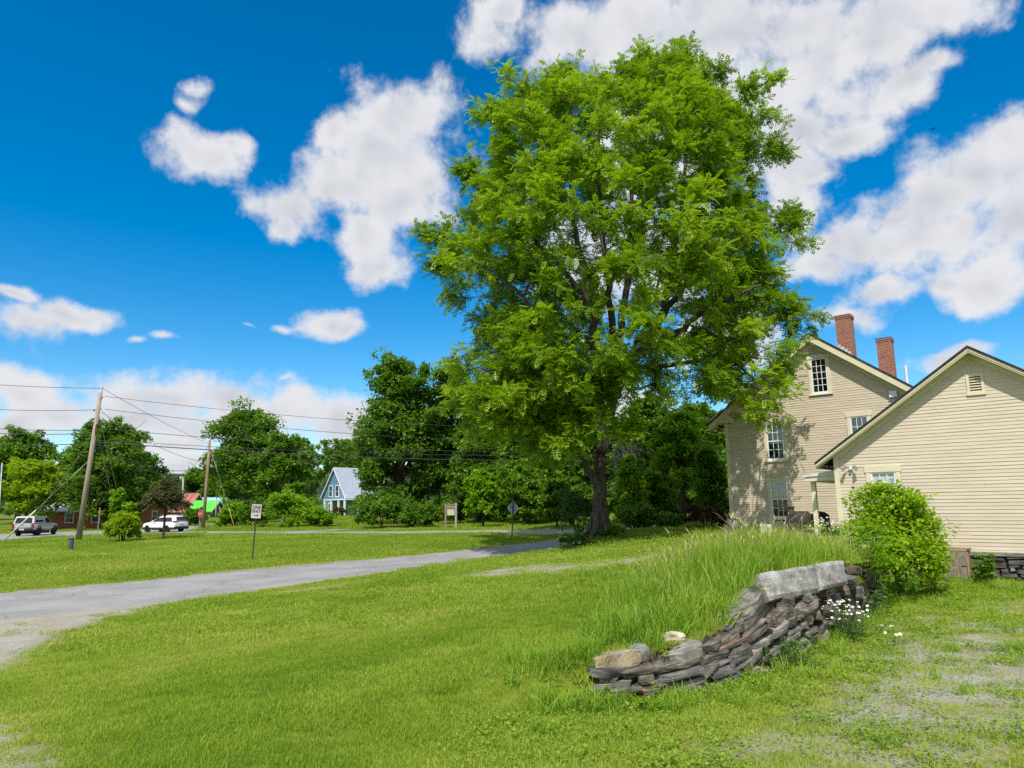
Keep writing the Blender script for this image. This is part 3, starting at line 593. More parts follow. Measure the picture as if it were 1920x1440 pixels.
rt.box(eL-.02, sL+.52, -OH-.02, .01, zr+.13, zr+.17); rt.box(eL+.03, sL+.48, -OH+.02, .005, zr-.01, zr+.13); rt.box(eL+.05, sL-.012, .012, D_, zr-.0, zr+.13); rt.box(eL, eL+.05, -OH, D_+.3, zr+.0, zr+.3)
rt.add([(eL+.02, -OH+.05, zr+.172), (sL+.5, -OH+.05, zr+.172), (sL+.02, -OH+.05, zr+.62)], [(0, 1, 2)])
rt.build('cornice_return', M_TRIM, house, bevel=.003)
lv = MB()
for k in range(5):
    z = zP-.66+k*.075; h = (zP-.27-z)/sl_
    if h > .05: lv.add([(sA-h, -.05, z), (sA+h, -.05, z), (sA+h*.93, -.005, z+.06), (sA-h*.93, -.005, z+.06), (sA+h, -.03, z), (sA-h, -.03, z)], [(0, 1, 2, 3), (0, 1, 4, 5)])
lv.build('gable_vent', M_TRIM, house, fix=False)
def chimney(par, s, t, w, d, z0, z1, band=True):
    c = MB().box(s-w/2, s+w/2, t-d/2, t+d/2, z0, z1-.16); 
    for k in range(2): c.box(s-w/2-.02*(k+1), s+w/2+.02*(k+1), t-d/2-.02*(k+1), t+d/2+.02*(k+1), z1-.16+k*.075, z1-.16+(k+1)*.075)
    ch = c.build('chimney', M_BRICK, par)
    MB().box(s-w/2-.035, s+w/2+.035, t-d/2-.035, t+d/2+.035, z1-.01, z1+.03).build('chimney_cap', mat('sooty_cap', (.06, .05, .045), .9, .1, var=.3), par)
    return ch
ch = chimney(roof, 1.08, 4.6, .66, .66, zP-1.2, 11.0)
fl = MB()
for k in range(5): fl.box(.75-.012, .75+.015+.14*k, 4.27-.016, 4.27-.002, zP-.5, zP+.62-.13*k+(.02 if k else 0))
fl.box(.75-.014, .75-.003, 4.27, 4.9, zP-.5, zP+.55)
fl.build('flashing', mat('pale_lead', (.55, .56, .60), .5, .4, var=.2, scale=8), roof)
ch2 = chimney(roof, 2.42, 6.2, .62, .62, zP-2.4, 9.95)
MB().tube([(3.3, 5.5, 7.4), (3.3, 5.5, 8.45)], .055, 10).build('vent_pipe', M_WHITE, roof)
bx = MB(); bx.box(3.58, 3.86, -.15, -.012, 6.28, 6.53); bx.tube([(3.72, -.06, 6.30), (3.72, -.06, 5.9)], .02, 6); bx.build('junction_box', M_WHITE, house, bevel=.01)
# ---- lower wing with the big blank gable
ANX = np.array([12.41, 21, 0.])
wing = empty('gabled_wing', tuple(ANX), RZ, label='low cream clapboard wing with a broad gable and louvred vent, on a stone foundation', cat='outbuilding')
aL, aR, aA, aE, asl = -2.72, 5.30, 1.29, 3.62, .70
aP = aE+(aA-aL)*asl
def lim_wing(z):
    if z < aE-.05: return aL+.14, aR-.14
    h = max(0, (aP-.02-z)/asl); return max(aL+.14, aA-h), min(aR-.14, aA+h)
wop = (-1.63, -1.03, 2.25, 3.06); vent = (1.19, 1.48, 5.3, 5.76)
m = MB(); clap(m, .84, aP-.1, .1016, lim_wing, [(wop[0]-.19, wop[1]+.19, wop[2]-.1, wop[3]+.21), (vent[0]-.03, vent[1]+.03, vent[2]-.03, vent[3]+.03)], lip=.015, seed=9)
DW = 6.85
m.box(aL+.02, aL+.06, 0.001, DW, .7, aE); m.box(aR-.06, aR-.02, .001, DW, .7, aE)
m.build('wall', M_CLAP2, wing, fix=False)
MB().box(aL+.1, aR-.1, -.012, .05, .78, .842).build('water_table', M_TRIM, wing)
for s in (aL, aR-.14): MB().box(s-.012, s+.14, -.042, .03, .80, aE+.05).build('corner_board', M_TRIM, wing, bevel=.004)
window(wing, *wop, 3, 3, case=.14, head=.20, frame=.045, sashes=1, blind=2.26)
v_ = MB(); a, b, c, d = vent
v_.box(a-.075, a, -.04, .02, c-.07, d+.07); v_.box(b, b+.075, -.04, .02, c-.07, d+.07); v_.box(a, b, -.04, .02, d, d+.07); v_.box(a-.09, b+.09, -.055, .02, c-.09, c-.002)
vt = v_.build('gable_vent', M_TRIM, wing, bevel=.003)
v_ = MB()
for k in range(6):
    z = c+.004+k*(d-c)/6; v_.add([(a, -.03, z), (b, -.03, z), (b, .03, z+.06), (a, .03, z+.06), (a, -.03, z+.014), (b, -.03, z+.014)], [(0, 1, 2, 3), (0, 1, 5, 4)])
v_.build('louvre', M_TRIM, vt, fix=False); MB().box(a-.02, b+.02, .06, .07, c-.02, d+.02).build('vent_backing', mat('brown_dark', (.05, .035, .028), .9, .1), vt)
rf = MB(); wOH = .40; e0, e1 = aL-.48, aR+.58
for P in slopes(aA, aP+.13, asl, e0, e1, 0, 0, .06): rf.prism(P, -wOH-.03, DW+.02)
rf.build('roof', M_SHIN, wing)
tr = MB()
for sg, e in ((-1, e0), (1, e1)):
    q = lambda s, dz: (s, aP+.125-abs(s-aA)*asl+dz)
    tr.prism([q(aA, 0), q(e, 0), q(e, -.11), q(aA, -.13)], -wOH, -wOH+.04)
    tr.prism([q(aA, -.05), q(e, -.05), q(e, -.075), q(aA, -.075)], -wOH-.02, -wOH-.001)
    tr.prism([q(aA, -.002), q(e-.03*sg, -.002), q(e-.03*sg, -.11), q(aA, -.11)], -wOH+.041, -.002)
    tr.prism([q(aA, -.112), q(e-.56*sg, -.112), q(e-.56*sg, -.25), q(aA, -.26)], -.045, .02)
tr.box(e0-.01, e0+.02, -wOH, DW, aP+.0-abs(e0-aA)*asl, aP+.125-abs(e0-aA)*asl)
tr.build('rake_trim', M_TRIM, wing, bevel=.003)
def rubble(mb, s0, s1, z0, z1, y0, seed, hmin=.06, hmax=.17):
    """one dry wall face: irregular blocks laid in rough courses"""
    r = random.Random(seed); z = z0
    while z < z1-.02:
        h = min(r.uniform(hmin, hmax), z1-z); s = s0-r.uniform(0, .2)
        while s < s1:
            l = r.uniform(.14, .55); zz = z+r.uniform(-.03, .03); hh = h*r.uniform(.75, 1.1); dz = r.uniform(-.03, .03); yy = y0-r.uniform(0, .09)
            x0, x1 = max(s, s0)+.008, min(s+l, s1)-.008
            if x1-x0 > .05:
                P = [(x0+r.uniform(0, .03), zz+r.uniform(0, .03)), (x1-r.uniform(0, .03), zz+dz+r.uniform(0, .03)), (x1+r.uniform(-.03, .02), zz+hh*.5+dz), (x1-r.uniform(0, .05), zz+hh+dz), (x0+r.uniform(0, .05), zz+hh), (x0-r.uniform(-.03, .02), zz+hh*.5)]
                cx = sum(p[0] for p in P)/6; cz = sum(p[1] for p in P)/6
                n = len(mb.v); mb.v += [(p[0], yy+.035, p[1]) for p in P]+[(cx+(p[0]-cx)*.86, yy-r.uniform(0, .02), cz+(p[1]-cz)*.8) for p in P]+[(p[0], yy+.3, p[1]) for p in P]
                fs = [tuple(range(n+6, n+12))]+[(n+i, n+(i+1) % 6, n+6+(i+1) % 6, n+6+i) for i in range(6)]+[(n+12+i, n+12+(i+1) % 6, n+(i+1) % 6, n+i) for i in range(6)]
                mb.f += fs; mb.mi += [r.choice((0, 0, 1, 2))]*len(fs)
            s += l
        z += h*.92
M_ST = [mat('slate_grey_stone', (.14, .135, .13), .85, .25, var=.35, scale=4, col2=(.23, .21, .19), bump=.8, bscale=18, fine=.3),
        mat('brown_field_stone', (.19, .15, .115), .9, .2, var=.3, scale=4, col2=(.27, .20, .14), bump=.8, bscale=18, fine=.3),
        mat('pale_schist', (.27, .255, .225), .85, .25, var=.3, scale=5, col2=(.17, .16, .15), bump=.8, bscale=22, fine=.3)]
fd = MB(); rubble(fd, aL-.1, aR, -.25, .70, -.10, 5); fd.m = 2; 
r = random.Random(3); s = aL
while s < aR:
    l = r.uniform(.5, 1.2); fd.box(s, min(s+l, aR)-.012, -.20-r.uniform(0, .03), .04, .69, .775); s += l
fd.m = 0; fd.box(aL+.05, aR-.05, .0, .06, -.5, .70)
fd.build('foundation', M_ST, wing, fix=False)
# side porch between the wing and the house
pr = MB(); pr.prism([(aL-1.08, 3.04), (aL-.013, 3.10), (aL-.013, 3.24), (aL-1.10, 3.10)], .26, 4.6); pr.m = 1; pr.prism([(aL-1.05, 2.90), (aL-.013, 2.92), (aL-.013, 3.097), (aL-1.05, 3.037)], .30, 4.5)
pr.m = 0
pr.build('porch_roof', [mat('grey_tin', (.60, .63, .66), .45, .4, .1, var=.15, scale=3), M_TRIM], wing)
MB().box(aL-.93, aL-.79, .52, .66, 1.0, 2.92).build('porch_post', M_TRIM, wing, bevel=.006)
# security lights on the wing wall
fx = empty('security_light', (0, 0, 0), 0, label='twin head white security light high on the wing wall by the corner', cat='light')
def wl(s, z, out=0.): p = ANX+np.array([.774, -.633, 0])*s+np.array([-.633, -.774, 0])*out; return (p[0], p[1], z)
fx.location = wl(-2.22, 3.26, .02); fx.rotation_euler = (0, 0, RZ)
MB().tube([(0, .0, 0), (0, -.05, 0)], .055, 14).build('mounting_plate', M_WHITE, fx); MB().lathe([(.0, -.05), (.03, -.045), (.045, 0), (.035, .04), (0, .05)], (0, -.09, -.02), 12).build('motion_sensor', M_WHITE, fx, smooth=True)
for sg in (-1, 1):
    h = MB(); h.tube([(sg*.03, -.05, .03), (sg*.09, -.11, .05), (sg*.13, -.14, .045)], .014, 8); h.tube([(sg*.12, -.13, .06), (sg*.15, -.17, .03), (sg*.2, -.25, -.03)], [.03, .048, .062], 14); 
    hd = h.build('lamp_head', M_METAL, fx, smooth=False); MB().tube([(sg*.2, -.25, -.03), (sg*.203, -.254, -.033)], .055, 14).build('lens', mat('lamp_lens', (.7, .7, .66), .15, .6), hd)
# bulkhead door box at the wing's foot
bh = empty('cellar_hatch', (0, 0, 0), RZ, label='weathered wooden cellar hatch leaning on the stone foundation', cat='hatch'); bh.location = wl(.43, .02, .0)
M_WOOD = mat('weathered_wood', (.20, .165, .135), .85, .2, var=.4, scale=6, stretch=(9, 1, 1), col2=(.30, .24, .19), bump=.5, bscale=30)
M_WOOD2 = mat('brown_wood', (.30, .19, .105), .8, .2, var=.3, scale=5, stretch=(9, 1, 1), bump=.4, bscale=30)
c = MB(); 
c.prism([(-.10, .1), (-.62, .1), (-.50, .80), (-.10, .84)], -.30, -.27, 'x'); c.prism([(-.10, .1), (-.62, .1), (-.50, .80), (-.10, .84)], .24, .29, 'x'); c.box(-.36, .33, -.54, -.08, .842, .872)
c.build('side_boards', M_WOOD2, bh)
d = MB()
for k in range(3): x0 = -.285+k*.175; d.add([(x0, -.625, .1), (x0+.17, -.625, .1), (x0+.17, -.505, .81), (x0, -.505, .81), (x0, -.60, .1), (x0+.17, -.60, .1), (x0+.17, -.48, .81), (x0, -.48, .81)], [(0, 1, 2, 3), (7, 6, 5, 4), (0, 4, 5, 1), (3, 2, 6, 7), (0, 3, 7, 4), (1, 5, 6, 2)])
dr = d.build('door', M_WOOD, bh); MB().box(.10, .22, -.60, -.575, .40, .44).build('latch', M_METAL, dr); 
MB().box(-.33, .31, -.66, -.60, -.08, .10).build('threshold', M_WOOD, bh)
# ---- far buildings
def gable(name, loc, rz, wd, dp, ze, zp, wall_m, roof_m, label, wins=(), over=.35, cat='house', extra=None):
    h = empty(name, loc, rz, label=label, cat=cat); m = MB(); a = wd/2
    m.prism([(-a, -1.5), (a, -1.5), (a, ze), (0, zp), (-a, ze)], 0, dp); m.build('wall', wall_m, h)
    r = MB(); sl = (zp-ze)/a
    for sg in (-1, 1):
        e = sg*(a+over); z = ze-over*sl; r.prism([(0, zp+.05), (e, z+.05), (e, z+.17), (0, zp+.19)], -over, dp+over)
    h_roof = r.build('roof', roof_m, h)
    t = MB()
    for sg in (-1, 1):
        e = sg*(a+over); z = ze-over*sl; t.prism([(0, zp+.10), (e, z+.10), (e, z-.12), (0, zp-.14)], -over-.04, -over)
    t.build('rake_trim', M_WHITE, h)
    for (x0, x1, z0, z1, side) in wins:
        f = MB(); g = MB(); tk = .12
        if side == 'f': f.box(x0-tk, x1+tk, -.05, .02, z0-tk, z1+tk); g.box(x0, x1, -.065, -.045, z0, (z0+z1)/2-.03); g.box(x0, x1, -.065, -.045, (z0+z1)/2+.03, z1)
        else:
            s = a if side == 'r' else -a; y0, y1 = (s-.02, s+.05) if side == 'r' else (s-.05, s+.02); g0, g1 = (s+.045, s+.065) if side == 'r' else (s-.065, s-.045)
            f.box(y0, y1, x0-tk, x1+tk, z0-tk, z1+tk); g.box(g0, g1, x0, x1, z0, (z0+z1)/2-.03); g.box(g0, g1, x0, x1, (z0+z1)/2+.03, z1)
        w_ = f.build('window', M_WHITE, h); g.build('pane', mat('far_pane', (.04, .05, .06), .15, .6, var=.1), w_)
    return h, h_roof
# blue house: gable to the left, long roof slope towards us on the right
YB = 112.; pb = stand(650, YB); k_ = YB/FPX
zb = lambda py, Y=YB: float(at(650, py, Y)[2])
bl = gable('blue_house', (at(626, 960, YB)[0], YB, 0), R_(-38), 5.6, 9., zb(929), zb(878), mat('blue_clapboard', (.12, .26, .37), .6, .3, var=.12, scale=2, stretch=(1, 1, 6)), mat('pale_steel_roof', (.44, .49, .58), .35, .5, .2, var=.08, scale=2), 'blue clapboard house with steep pale metal roof and white porch posts',
           wins=[(-1.25, -.55, zb(930), zb(911), 'f'), (.35, 1.05, zb(930), zb(911), 'f'), (-1.3, -.5, zb(962), zb(944), 'f')])
bh_, br_ = bl; 
pm = MB(); pm.box(-.6, 2.9, -1.6, -.06, zb(938), zb(936)); pm.box(2.85, 4.6, -1.6, 7, zb(938), zb(935.5)); pm.build('porch_roof', M_WHITE, bh_)
for x_, y_ in ((-.4, -1.45), (1.2, -1.45), (2.95, -1.45), (4.4, -1.45), (4.4, 1.2), (4.4, 3.6), (4.4, 6.)): MB().box(x_-.13, x_+.13, y_-.13, y_+.13, zb(970), zb(938)).build('porch_post', M_WHITE, bh_)
# brick house behind the dark maple, half hidden
YR = 92.; zr_ = lambda py: float(at(240, py, YR)[2])
brh, brr = gable('brick_house', (at(200, 960, YR)[0]+6.2, YR, 0), R_(90), 7., 11.8, zr_(957), zr_(937), M_BRICK2, mat('white_metal_roof', (.68, .68, .64), .4, .4, .1, var=.15, scale=1.5), 'orange brick house with white metal roof, half hidden by the dark maple',
      wins=[(-.6, .5, zr_(977), zr_(960), 'f'), (1.2, 2.2, zr_(977), zr_(961), 'l'), (5., 5.9, zr_(977), zr_(961), 'l'), (8.3, 9.2, zr_(977), zr_(961), 'l')])
YD = 135.; zd = lambda py: float(at(345, py, YD)[2])
gable('red_barn', (at(355, 960, YD)[0], YD+3, 0), R_(80), 7, 8, zd(958), zd(926), mat('brown_barn_boards', (.20, .11, .08), .8, .2, var=.2, scale=2), mat('red_metal_roof', (.36, .11, .085), .6, .3, .1, var=.45, scale=.7, stretch=(1, 6, 1), col2=(.44, .25, .2)), 'barn with streaked red metal roof beyond the white sport utility car', cat='barn')
YG = 120.; zg = lambda py: float(at(375, py, YG)[2])
gh, gr_ = gable('green_roof_shed', (at(397, 960, YG)[0], YG+2.4, 0), R_(82), 4.6, 3.9, zg(958), zg(940), mat('green_boards', (.16, .25, .15), .7, .2, var=.2, scale=2), mat('bright_green_roof', (.10, .60, .055), .5, .3, var=.04, scale=1), 'small shed with a bright green roof beside the road', cat='shed')
for x_ in (.2, 2.2, 3.6): MB().box(-3.4, -3.2, x_, x_+.16, zg(985), zg(957)).build('post', mat('yellow_post', (.5, .42, .08), .7, .2), gh)
YH = 142.; zh = lambda py: float(at(375, py, YH)[2])
gable('blue_roof_house', (at(407, 960, YH)[0], YH+4, 0), R_(80), 8., 6.8, zh(953), zh(934), mat('pale_grey_boards', (.55, .56, .56), .7, .2, var=.1, scale=2), mat('sky_blue_roof', (.30, .50, .74), .5, .3, var=.05, scale=1), 'house with a pale blue roof standing behind the green roofed shed')
# ------------------------------------------------------------------ trees
M_BARK = mat('furrowed_bark', (.088, .074, .061), .95, .1, var=.45, scale=5, stretch=(3, 3, .6), col2=(.14, .122, .10), bump=1., bscale=14)
M_BARKD = mat('dark_bark', (.07, .058, .048), .95, .1, var=.4, scale=4, stretch=(3, 3, .6), bump=.8, bscale=16)
M_BARKW = mat('white_birch_bark', (.55, .54, .50), .8, .2, var=.2, scale=6, col2=(.18, .17, .16))
def rot_frames(d, r, roll=.5):
    """forward, side, normal frames round directions d, normals kept mostly upward"""
    d = d/np.linalg.norm(d, axis=1)[:, None]; up = np.c_[r.normal(0, roll, len(d)), r.normal(0, roll, len(d)), np.ones(len(d))]
    s = np.cross(up, d); s /= np.linalg.norm(s, axis=1)[:, None]+1e-9; n = np.cross(d, s); return d, s, n
def pinnate(npair, L, lw, droop=.25):
    """one compound leaf: paired leaflets and an end leaflet, as rhombs"""
    V = []; 
    def leaflet(b, a, ln, z0):
        c, s = math.cos(a), math.sin(a); o = np.array([b, 0, z0]); f = np.array([c, s, -.30]); q = np.array([-s, c, 0.])
        V.extend([o, o+f*ln*.45+q*lw*.5+np.array([0, 0, .006]), o+f*ln, o+f*ln*.45-q*lw*.5+np.array([0, 0, .006])])
    for i in range(npair):
        b = L*(.28+.6*i/max(1, npair-1)); ln = L*.34*(1-.25*abs(i-npair*.45)/npair); z = -droop*L*(b/L)**2
        leaflet(b, .95, ln, z); leaflet(b, -.95, ln, z)
    leaflet(L*.92, 0, L*.33, -droop*L*.8); return np.array(V)
def place_leaves(T, P, D, sc, r, roll=.5):
    d, s, n = rot_frames(D, r, roll); T = T[None]*sc[:, None, None]
    V = P[:, None]+T[..., 0:1]*d[:, None]+T[..., 1:2]*s[:, None]+T[..., 2:3]*n[:, None]; return V.reshape(-1, 3)
def skeleton_mesh(polys):
    mb = MB()
    for pts, rad, n in polys: mb.tube(pts, rad, n, cap=False)
    return mb
def smooth_path(pts, k=4):
    P = np.array(pts, float)
    out = []
    for i in range(len(P)-1):
        p0, p1, p2, p3 = P[max(i-1, 0)], P[i], P[i+1], P[min(i+2, len(P)-1)]
        for t in np.linspace(0, 1, k, endpoint=False): out.append(.5*((2*p1)+(-p0+p2)*t+(2*p0-5*p1+4*p2-p3)*t*t+(-p0+3*p1-3*p2+p3)*t**3))
    out.append(P[-1]); return np.array(out)
# ---- the big tree in the middle of the view: limbs follow the photograph, each at its own depth
def big_tree():
    r = np.random.default_rng(5); Y0 = 32.
    A = lambda x, y, d: at(x, y, Y0+d)
    limbs = [([(1125, 1006, 0), (1126, 950, 0), (1125, 905, 0), (1129, 850, 0), (1136, 800, 0), (1150, 745, .3)], .60, .40),
             ([(1122, 915, 0), (1102, 872, -.35), (1085, 832, -.7), (1062, 785, -1.3), (1025, 742, -2), (962, 712, -2.8), (902, 690, -3.3)], .20, .05),
             ([(1136, 805, 0), (1124, 740, .3), (1119, 655, .6), (1102, 560, 1.), (1080, 440, 1.5), (1062, 300, 1.6), (1045, 190, 1.2)], .33, .04),
             ([(1150, 745, .3), (1174, 690, -.4), (1212, 648, -.9), (1242, 590, -1.3), (1256, 520, -1.5), (1270, 430, -1.3), (1286, 310, -1), (1300, 190, -.6)], .33, .04),
             ([(1212, 648, -.9), (1262, 628, -2), (1312, 590, -3), (1372, 558, -4), (1428, 535, -4.6)], .18, .05),
             ([(1174, 690, -.4), (1215, 690, .9), (1280, 682, .6), (1350, 676, -.6), (1402, 700, -2), (1428, 745, -3)], .15, .04),
             ([(1119, 655, .6), (1075, 640, -1.4), (1012, 602, -3), (978, 552, -3.6), (915, 505, -4.2)], .17, .04),
             ([(1124, 740, .3), (1158, 640, 2), (1178, 520, 3), (1186, 400, 3), (1182, 250, 2), (1190, 130, 1)], .24, .04),
             ([(1146, 760, .2), (1150, 660, -2.4), (1140, 560, -4), (1130, 450, -4.6), (1122, 320, -3.6), (1130, 200, -2)], .20, .04),
             ([(1150, 745, .3), (1172, 690, 2), (1212, 600, 4.4), (1250, 480, 5.4)], .19, .05), ([(1242, 590, -1.3), (1310, 500, 0), (1380, 430, 1), (1436, 392, 1.2)], .16, .04),
             ([(1102, 560, 1.), (1022, 470, .4), (940, 400, 0), (886, 350, 0)], .16, .04), ([(1119, 655, .6), (1060, 600, 3.4), (1000, 520, 5), (960, 430, 5.5)], .14, .04)]
    tubes = []; nodes = []; nrad = []
    for pts, ra, rb in limbs:
        P = smooth_path([A(*q) for q in pts], 5); k = len(P); P[1:-1] += r.normal(0, .05, (k-2, 3)); rad = np.linspace(ra, rb, k)
        if ra == .60: rad = np.interp(np.arange(k)/k, [0, .06, .16, .35, .7, 1], [.56, .40, .33, .30, .28, .25])
        tubes.append((P, rad, 14 if ra > .3 else 9))
        if ra != .60: nodes += list(P[3:]); nrad += list(rad[3:])
        else: nodes += list(P[-4:]); nrad += list(rad[-4:])
    # buttress roots
    b0 = A(1125, 1003, 0)
    for a in np.linspace(0, 6.28, 7)[:-1]:
        e = b0+np.array([math.cos(a)*.85, math.sin(a)*.85, 0]); e[2] = hz(e[0], e[1])-.06
        tubes.append(([b0+np.array([math.cos(a)*.2, math.sin(a)*.2, 1.]), b0+np.array([math.cos(a)*.42, math.sin(a)*.42, .28]), e], [.15, .17, .06], 8))
    # silhouette of the crown: left and right reach at each height
    T = np.array([(118, 1225, 1285), (138, 1165, 1335), (158, 1015, 1365), (165, 965, 1390), (210, 920, 1440), (260, 888, 1455), (300, 868, 1462), (350, 826, 1478), (400, 808, 1512), (450, 798, 1508), (500, 802, 1496), (540, 845, 1498), (600, 846, 1502), (650, 852, 1475), (700, 862, 1455), (750, 900, 1435), (790, 935, 1405), (830, 1005, 1085)])
    cx = 1140; CEN = []; tries = 0
    while len(CEN) < 660 and tries < 40000:
        tries += 1; py = r.uniform(126, 830); L = np.interp(py, T[:, 0], T[:, 1]); Rr = np.interp(py, T[:, 0], T[:, 2])
        if r.uniform() > (Rr-L)/720: continue
        mid = (L+Rr)/2; hw = (Rr-L)/2; m = hw*Y0/FPX; a = r.uniform(0, 6.283); hw = hw*(.82+.26*float(vnoise(math.cos(a)*1.7+py*.018, math.sin(a)*1.7+7, 31))); q = r.uniform(.16, 1)**.36
        u, v = math.cos(a)*q, math.sin(a)*q
        if py > 640:
            px_ = mid+u*hw
            if q < .4 and px_ > 1080: continue
            if 1090 < px_ < 1225 and py > 690 and v < .5: continue
            if 1225 < px_ < 1330 and py > 720 and r.uniform() < .8: continue
            if py > 735 and 1085 < px_ < 1400: continue
            if py > 720 and v > .6: continue
        if 330 < py and abs(u) < .45 and v < -.25 and r.uniform() < .38: continue
        p = A(mid+u*(hw-44), py, v*max(m, 2.)*.92)
        dd = [np.linalg.norm((p-c)*np.array([1, 1, 1.5])) for c in CEN]
        if dd and min(dd) < .76: continue
        CEN.append(p)
    # low sprays that hang before the house corner and at the left foot
    for q in [(1405, 770, -4.6), (1428, 752, -4.8), (1440, 720, -4.9), (1415, 705, -4.6), (1446, 690, -4.5), (1425, 660, -4.4), (1460, 640, -4.2), (960, 800, -3), (1000, 820, -2.4), (1040, 838, -2), (1065, 812, -1.6), (930, 770, -3.2), (985, 775, -3.4), (1020, 790, -3.), (905, 740, -3.2)]: CEN.append(A(*q))
    for _ in range(46): CEN.append(A(r.uniform(868, 1078), r.uniform(640, 800), r.uniform(-4.2, 1.5)))
    for _ in range(30): CEN.append(A(r.uniform(1056, 1200), r.uniform(680, 825), r.uniform(-5.5, -3.2)))
    for q in [(1262, 122, 0), (1182, 134, 1), (1060, 148, .5), (1325, 150, 0), (1385, 180, -1), (1425, 222, 0), (1448, 290, 1), (1472, 396, .5), (1474, 440, -1), (840, 440, 0), (844, 490, 1), (866, 545, -1), (880, 325, 1), (925, 212, 0), (968, 168, 1), (1464, 560, -1.5), (1466, 600, -1)]:
        for _ in range(3): CEN.append(A(*q)+r.normal(0, .35, 3))
    CEN = np.array(CEN); fork = A(1140, 790, 0)
    order = np.argsort(np.linalg.norm(CEN-fork, axis=1)); N = np.array(nodes); NR = np.array(nrad)
    twigP = []; twigD = []; tipC = []
    for i in order:
        c = CEN[i]; dv = N-c; cost = np.linalg.norm(dv, axis=1)+.55*np.maximum(0, dv[:, 2]-.2)*1.2
        j = int(np.argmin(cost)); p = N[j]; ln = np.linalg.norm(c-p)
        md = (p+c)/2+np.array([0, 0, .10*ln])+r.normal(0, .05*ln, 3); P = smooth_path([p, md, c], 3); ra = min(NR[j]*.75, .018+.022*ln); rad = np.linspace(ra, .016, len(P)); tubes.append((P, rad, 5))
        N = np.vstack([N, P[2:]]); NR = np.r_[NR, rad[2:]]
        out = c-(fork+np.array([0, 0, 4.5])); out[2] *= .5; out /= np.linalg.norm(out)+1e-9
        nt_ = r.integers(6, 10)
        for k in range(nt_):
            d = out*.75+r.normal(0, .62, 3)*np.array([1, 1, .62])+np.array([0, 0, .08]); d /= np.linalg.norm(d); L = r.uniform(.55, 1.15)
            e = c+d*L; e[2] -= .12*L; mid = c+d*L*.5+np.array([0, 0, .06]); tubes.append(([c, mid, e], [.012, .009, .005], 3))
            for t in r.uniform(.12, 1.05, r.integers(10, 14)):
                q = c+(e-c)*t+np.array([0, 0, .05*math.sin(3.1*min(t, 1))]); ld = d*.55+r.normal(0, .65, 3)+np.array([0, 0, -.05]); twigP.append(q); twigD.append(ld); tipC.append(i)
    P = np.array(twigP); D = np.array(twigD); n = len(P); D[:, 2] = np.clip(D[:, 2], -.9, .55)
    Tm = pinnate(4, .42, .070, .32); nl = len(Tm)//4; V = place_leaves(Tm, P, D, r.uniform(.75, 1.2, n), r, .35)
    Q = np.arange(len(V)).reshape(-1, 4)
    ct = r.uniform(0, 1, len(CEN)); tint = np.clip(.62*ct[np.array(tipC)]+.38*r.uniform(0, 1, n), 0, 1); tint = np.clip(np.repeat(tint, nl)+r.normal(0, .06, n*nl), 0, 1)
    root = empty('butternut_tree', tuple(b0), label='tall spreading broadleaf tree with forked grey trunk and feathery leaves, centre of the view', cat='tree')
    def lift(me): me.transform(Matrix.Translation(Vector(tuple(-b0)))); return me
    link('trunk', lift(skeleton_mesh(tubes).mesh('trunk', True)), M_BARK, root)
    link('crown', lift(np_mesh('crown', V, Q, {'tint': ('FACE', tint)})), leaf_mat('feathery_leaves', (.095, .18, .008), (.215, .35, .013), (.38, .50, .03), .42, .4), root)
    print('big tree leaves', n, 'quads', len(Q), 'clusters', len(CEN))
big_tree()
# ---- general trees and shrubs
LEAF = {'lime': leaf_mat('lime_leaves', (.15, .28, .010), (.29, .44, .014), (.42, .54, .025), .46, .42),
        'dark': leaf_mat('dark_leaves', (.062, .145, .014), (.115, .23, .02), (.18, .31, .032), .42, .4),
        'mid': leaf_mat('mid_green_leaves', (.07, .165, .012), (.125, .255, .016), (.19, .33, .025), .4, .42),
        'light': leaf_mat('bright_green_leaves', (.12, .26, .012), (.20, .37, .016), (.29, .46, .025), .45, .42),
        'yellow': leaf_mat('yellow_green_leaves', (.16, .26, .012), (.28, .40, .014), (.38, .48, .025), .45, .42),
        'olive': leaf_mat('olive_bronze_leaves', (.07, .075, .03), (.11, .105, .05), (.15, .13, .075), .3, .5),
        'red': leaf_mat('barberry_leaves', (.045, .022, .016), (.085, .035, .022), (.07, .075, .025), .3, .5),
        'herb': leaf_mat('herb_leaves', (.055, .125, .035), (.10, .20, .055), (.16, .26, .085), .38, .5),
        'pine': leaf_mat('pine_needles', (.025, .065, .022), (.045, .10, .03), (.07, .13, .04), .25, .5)}
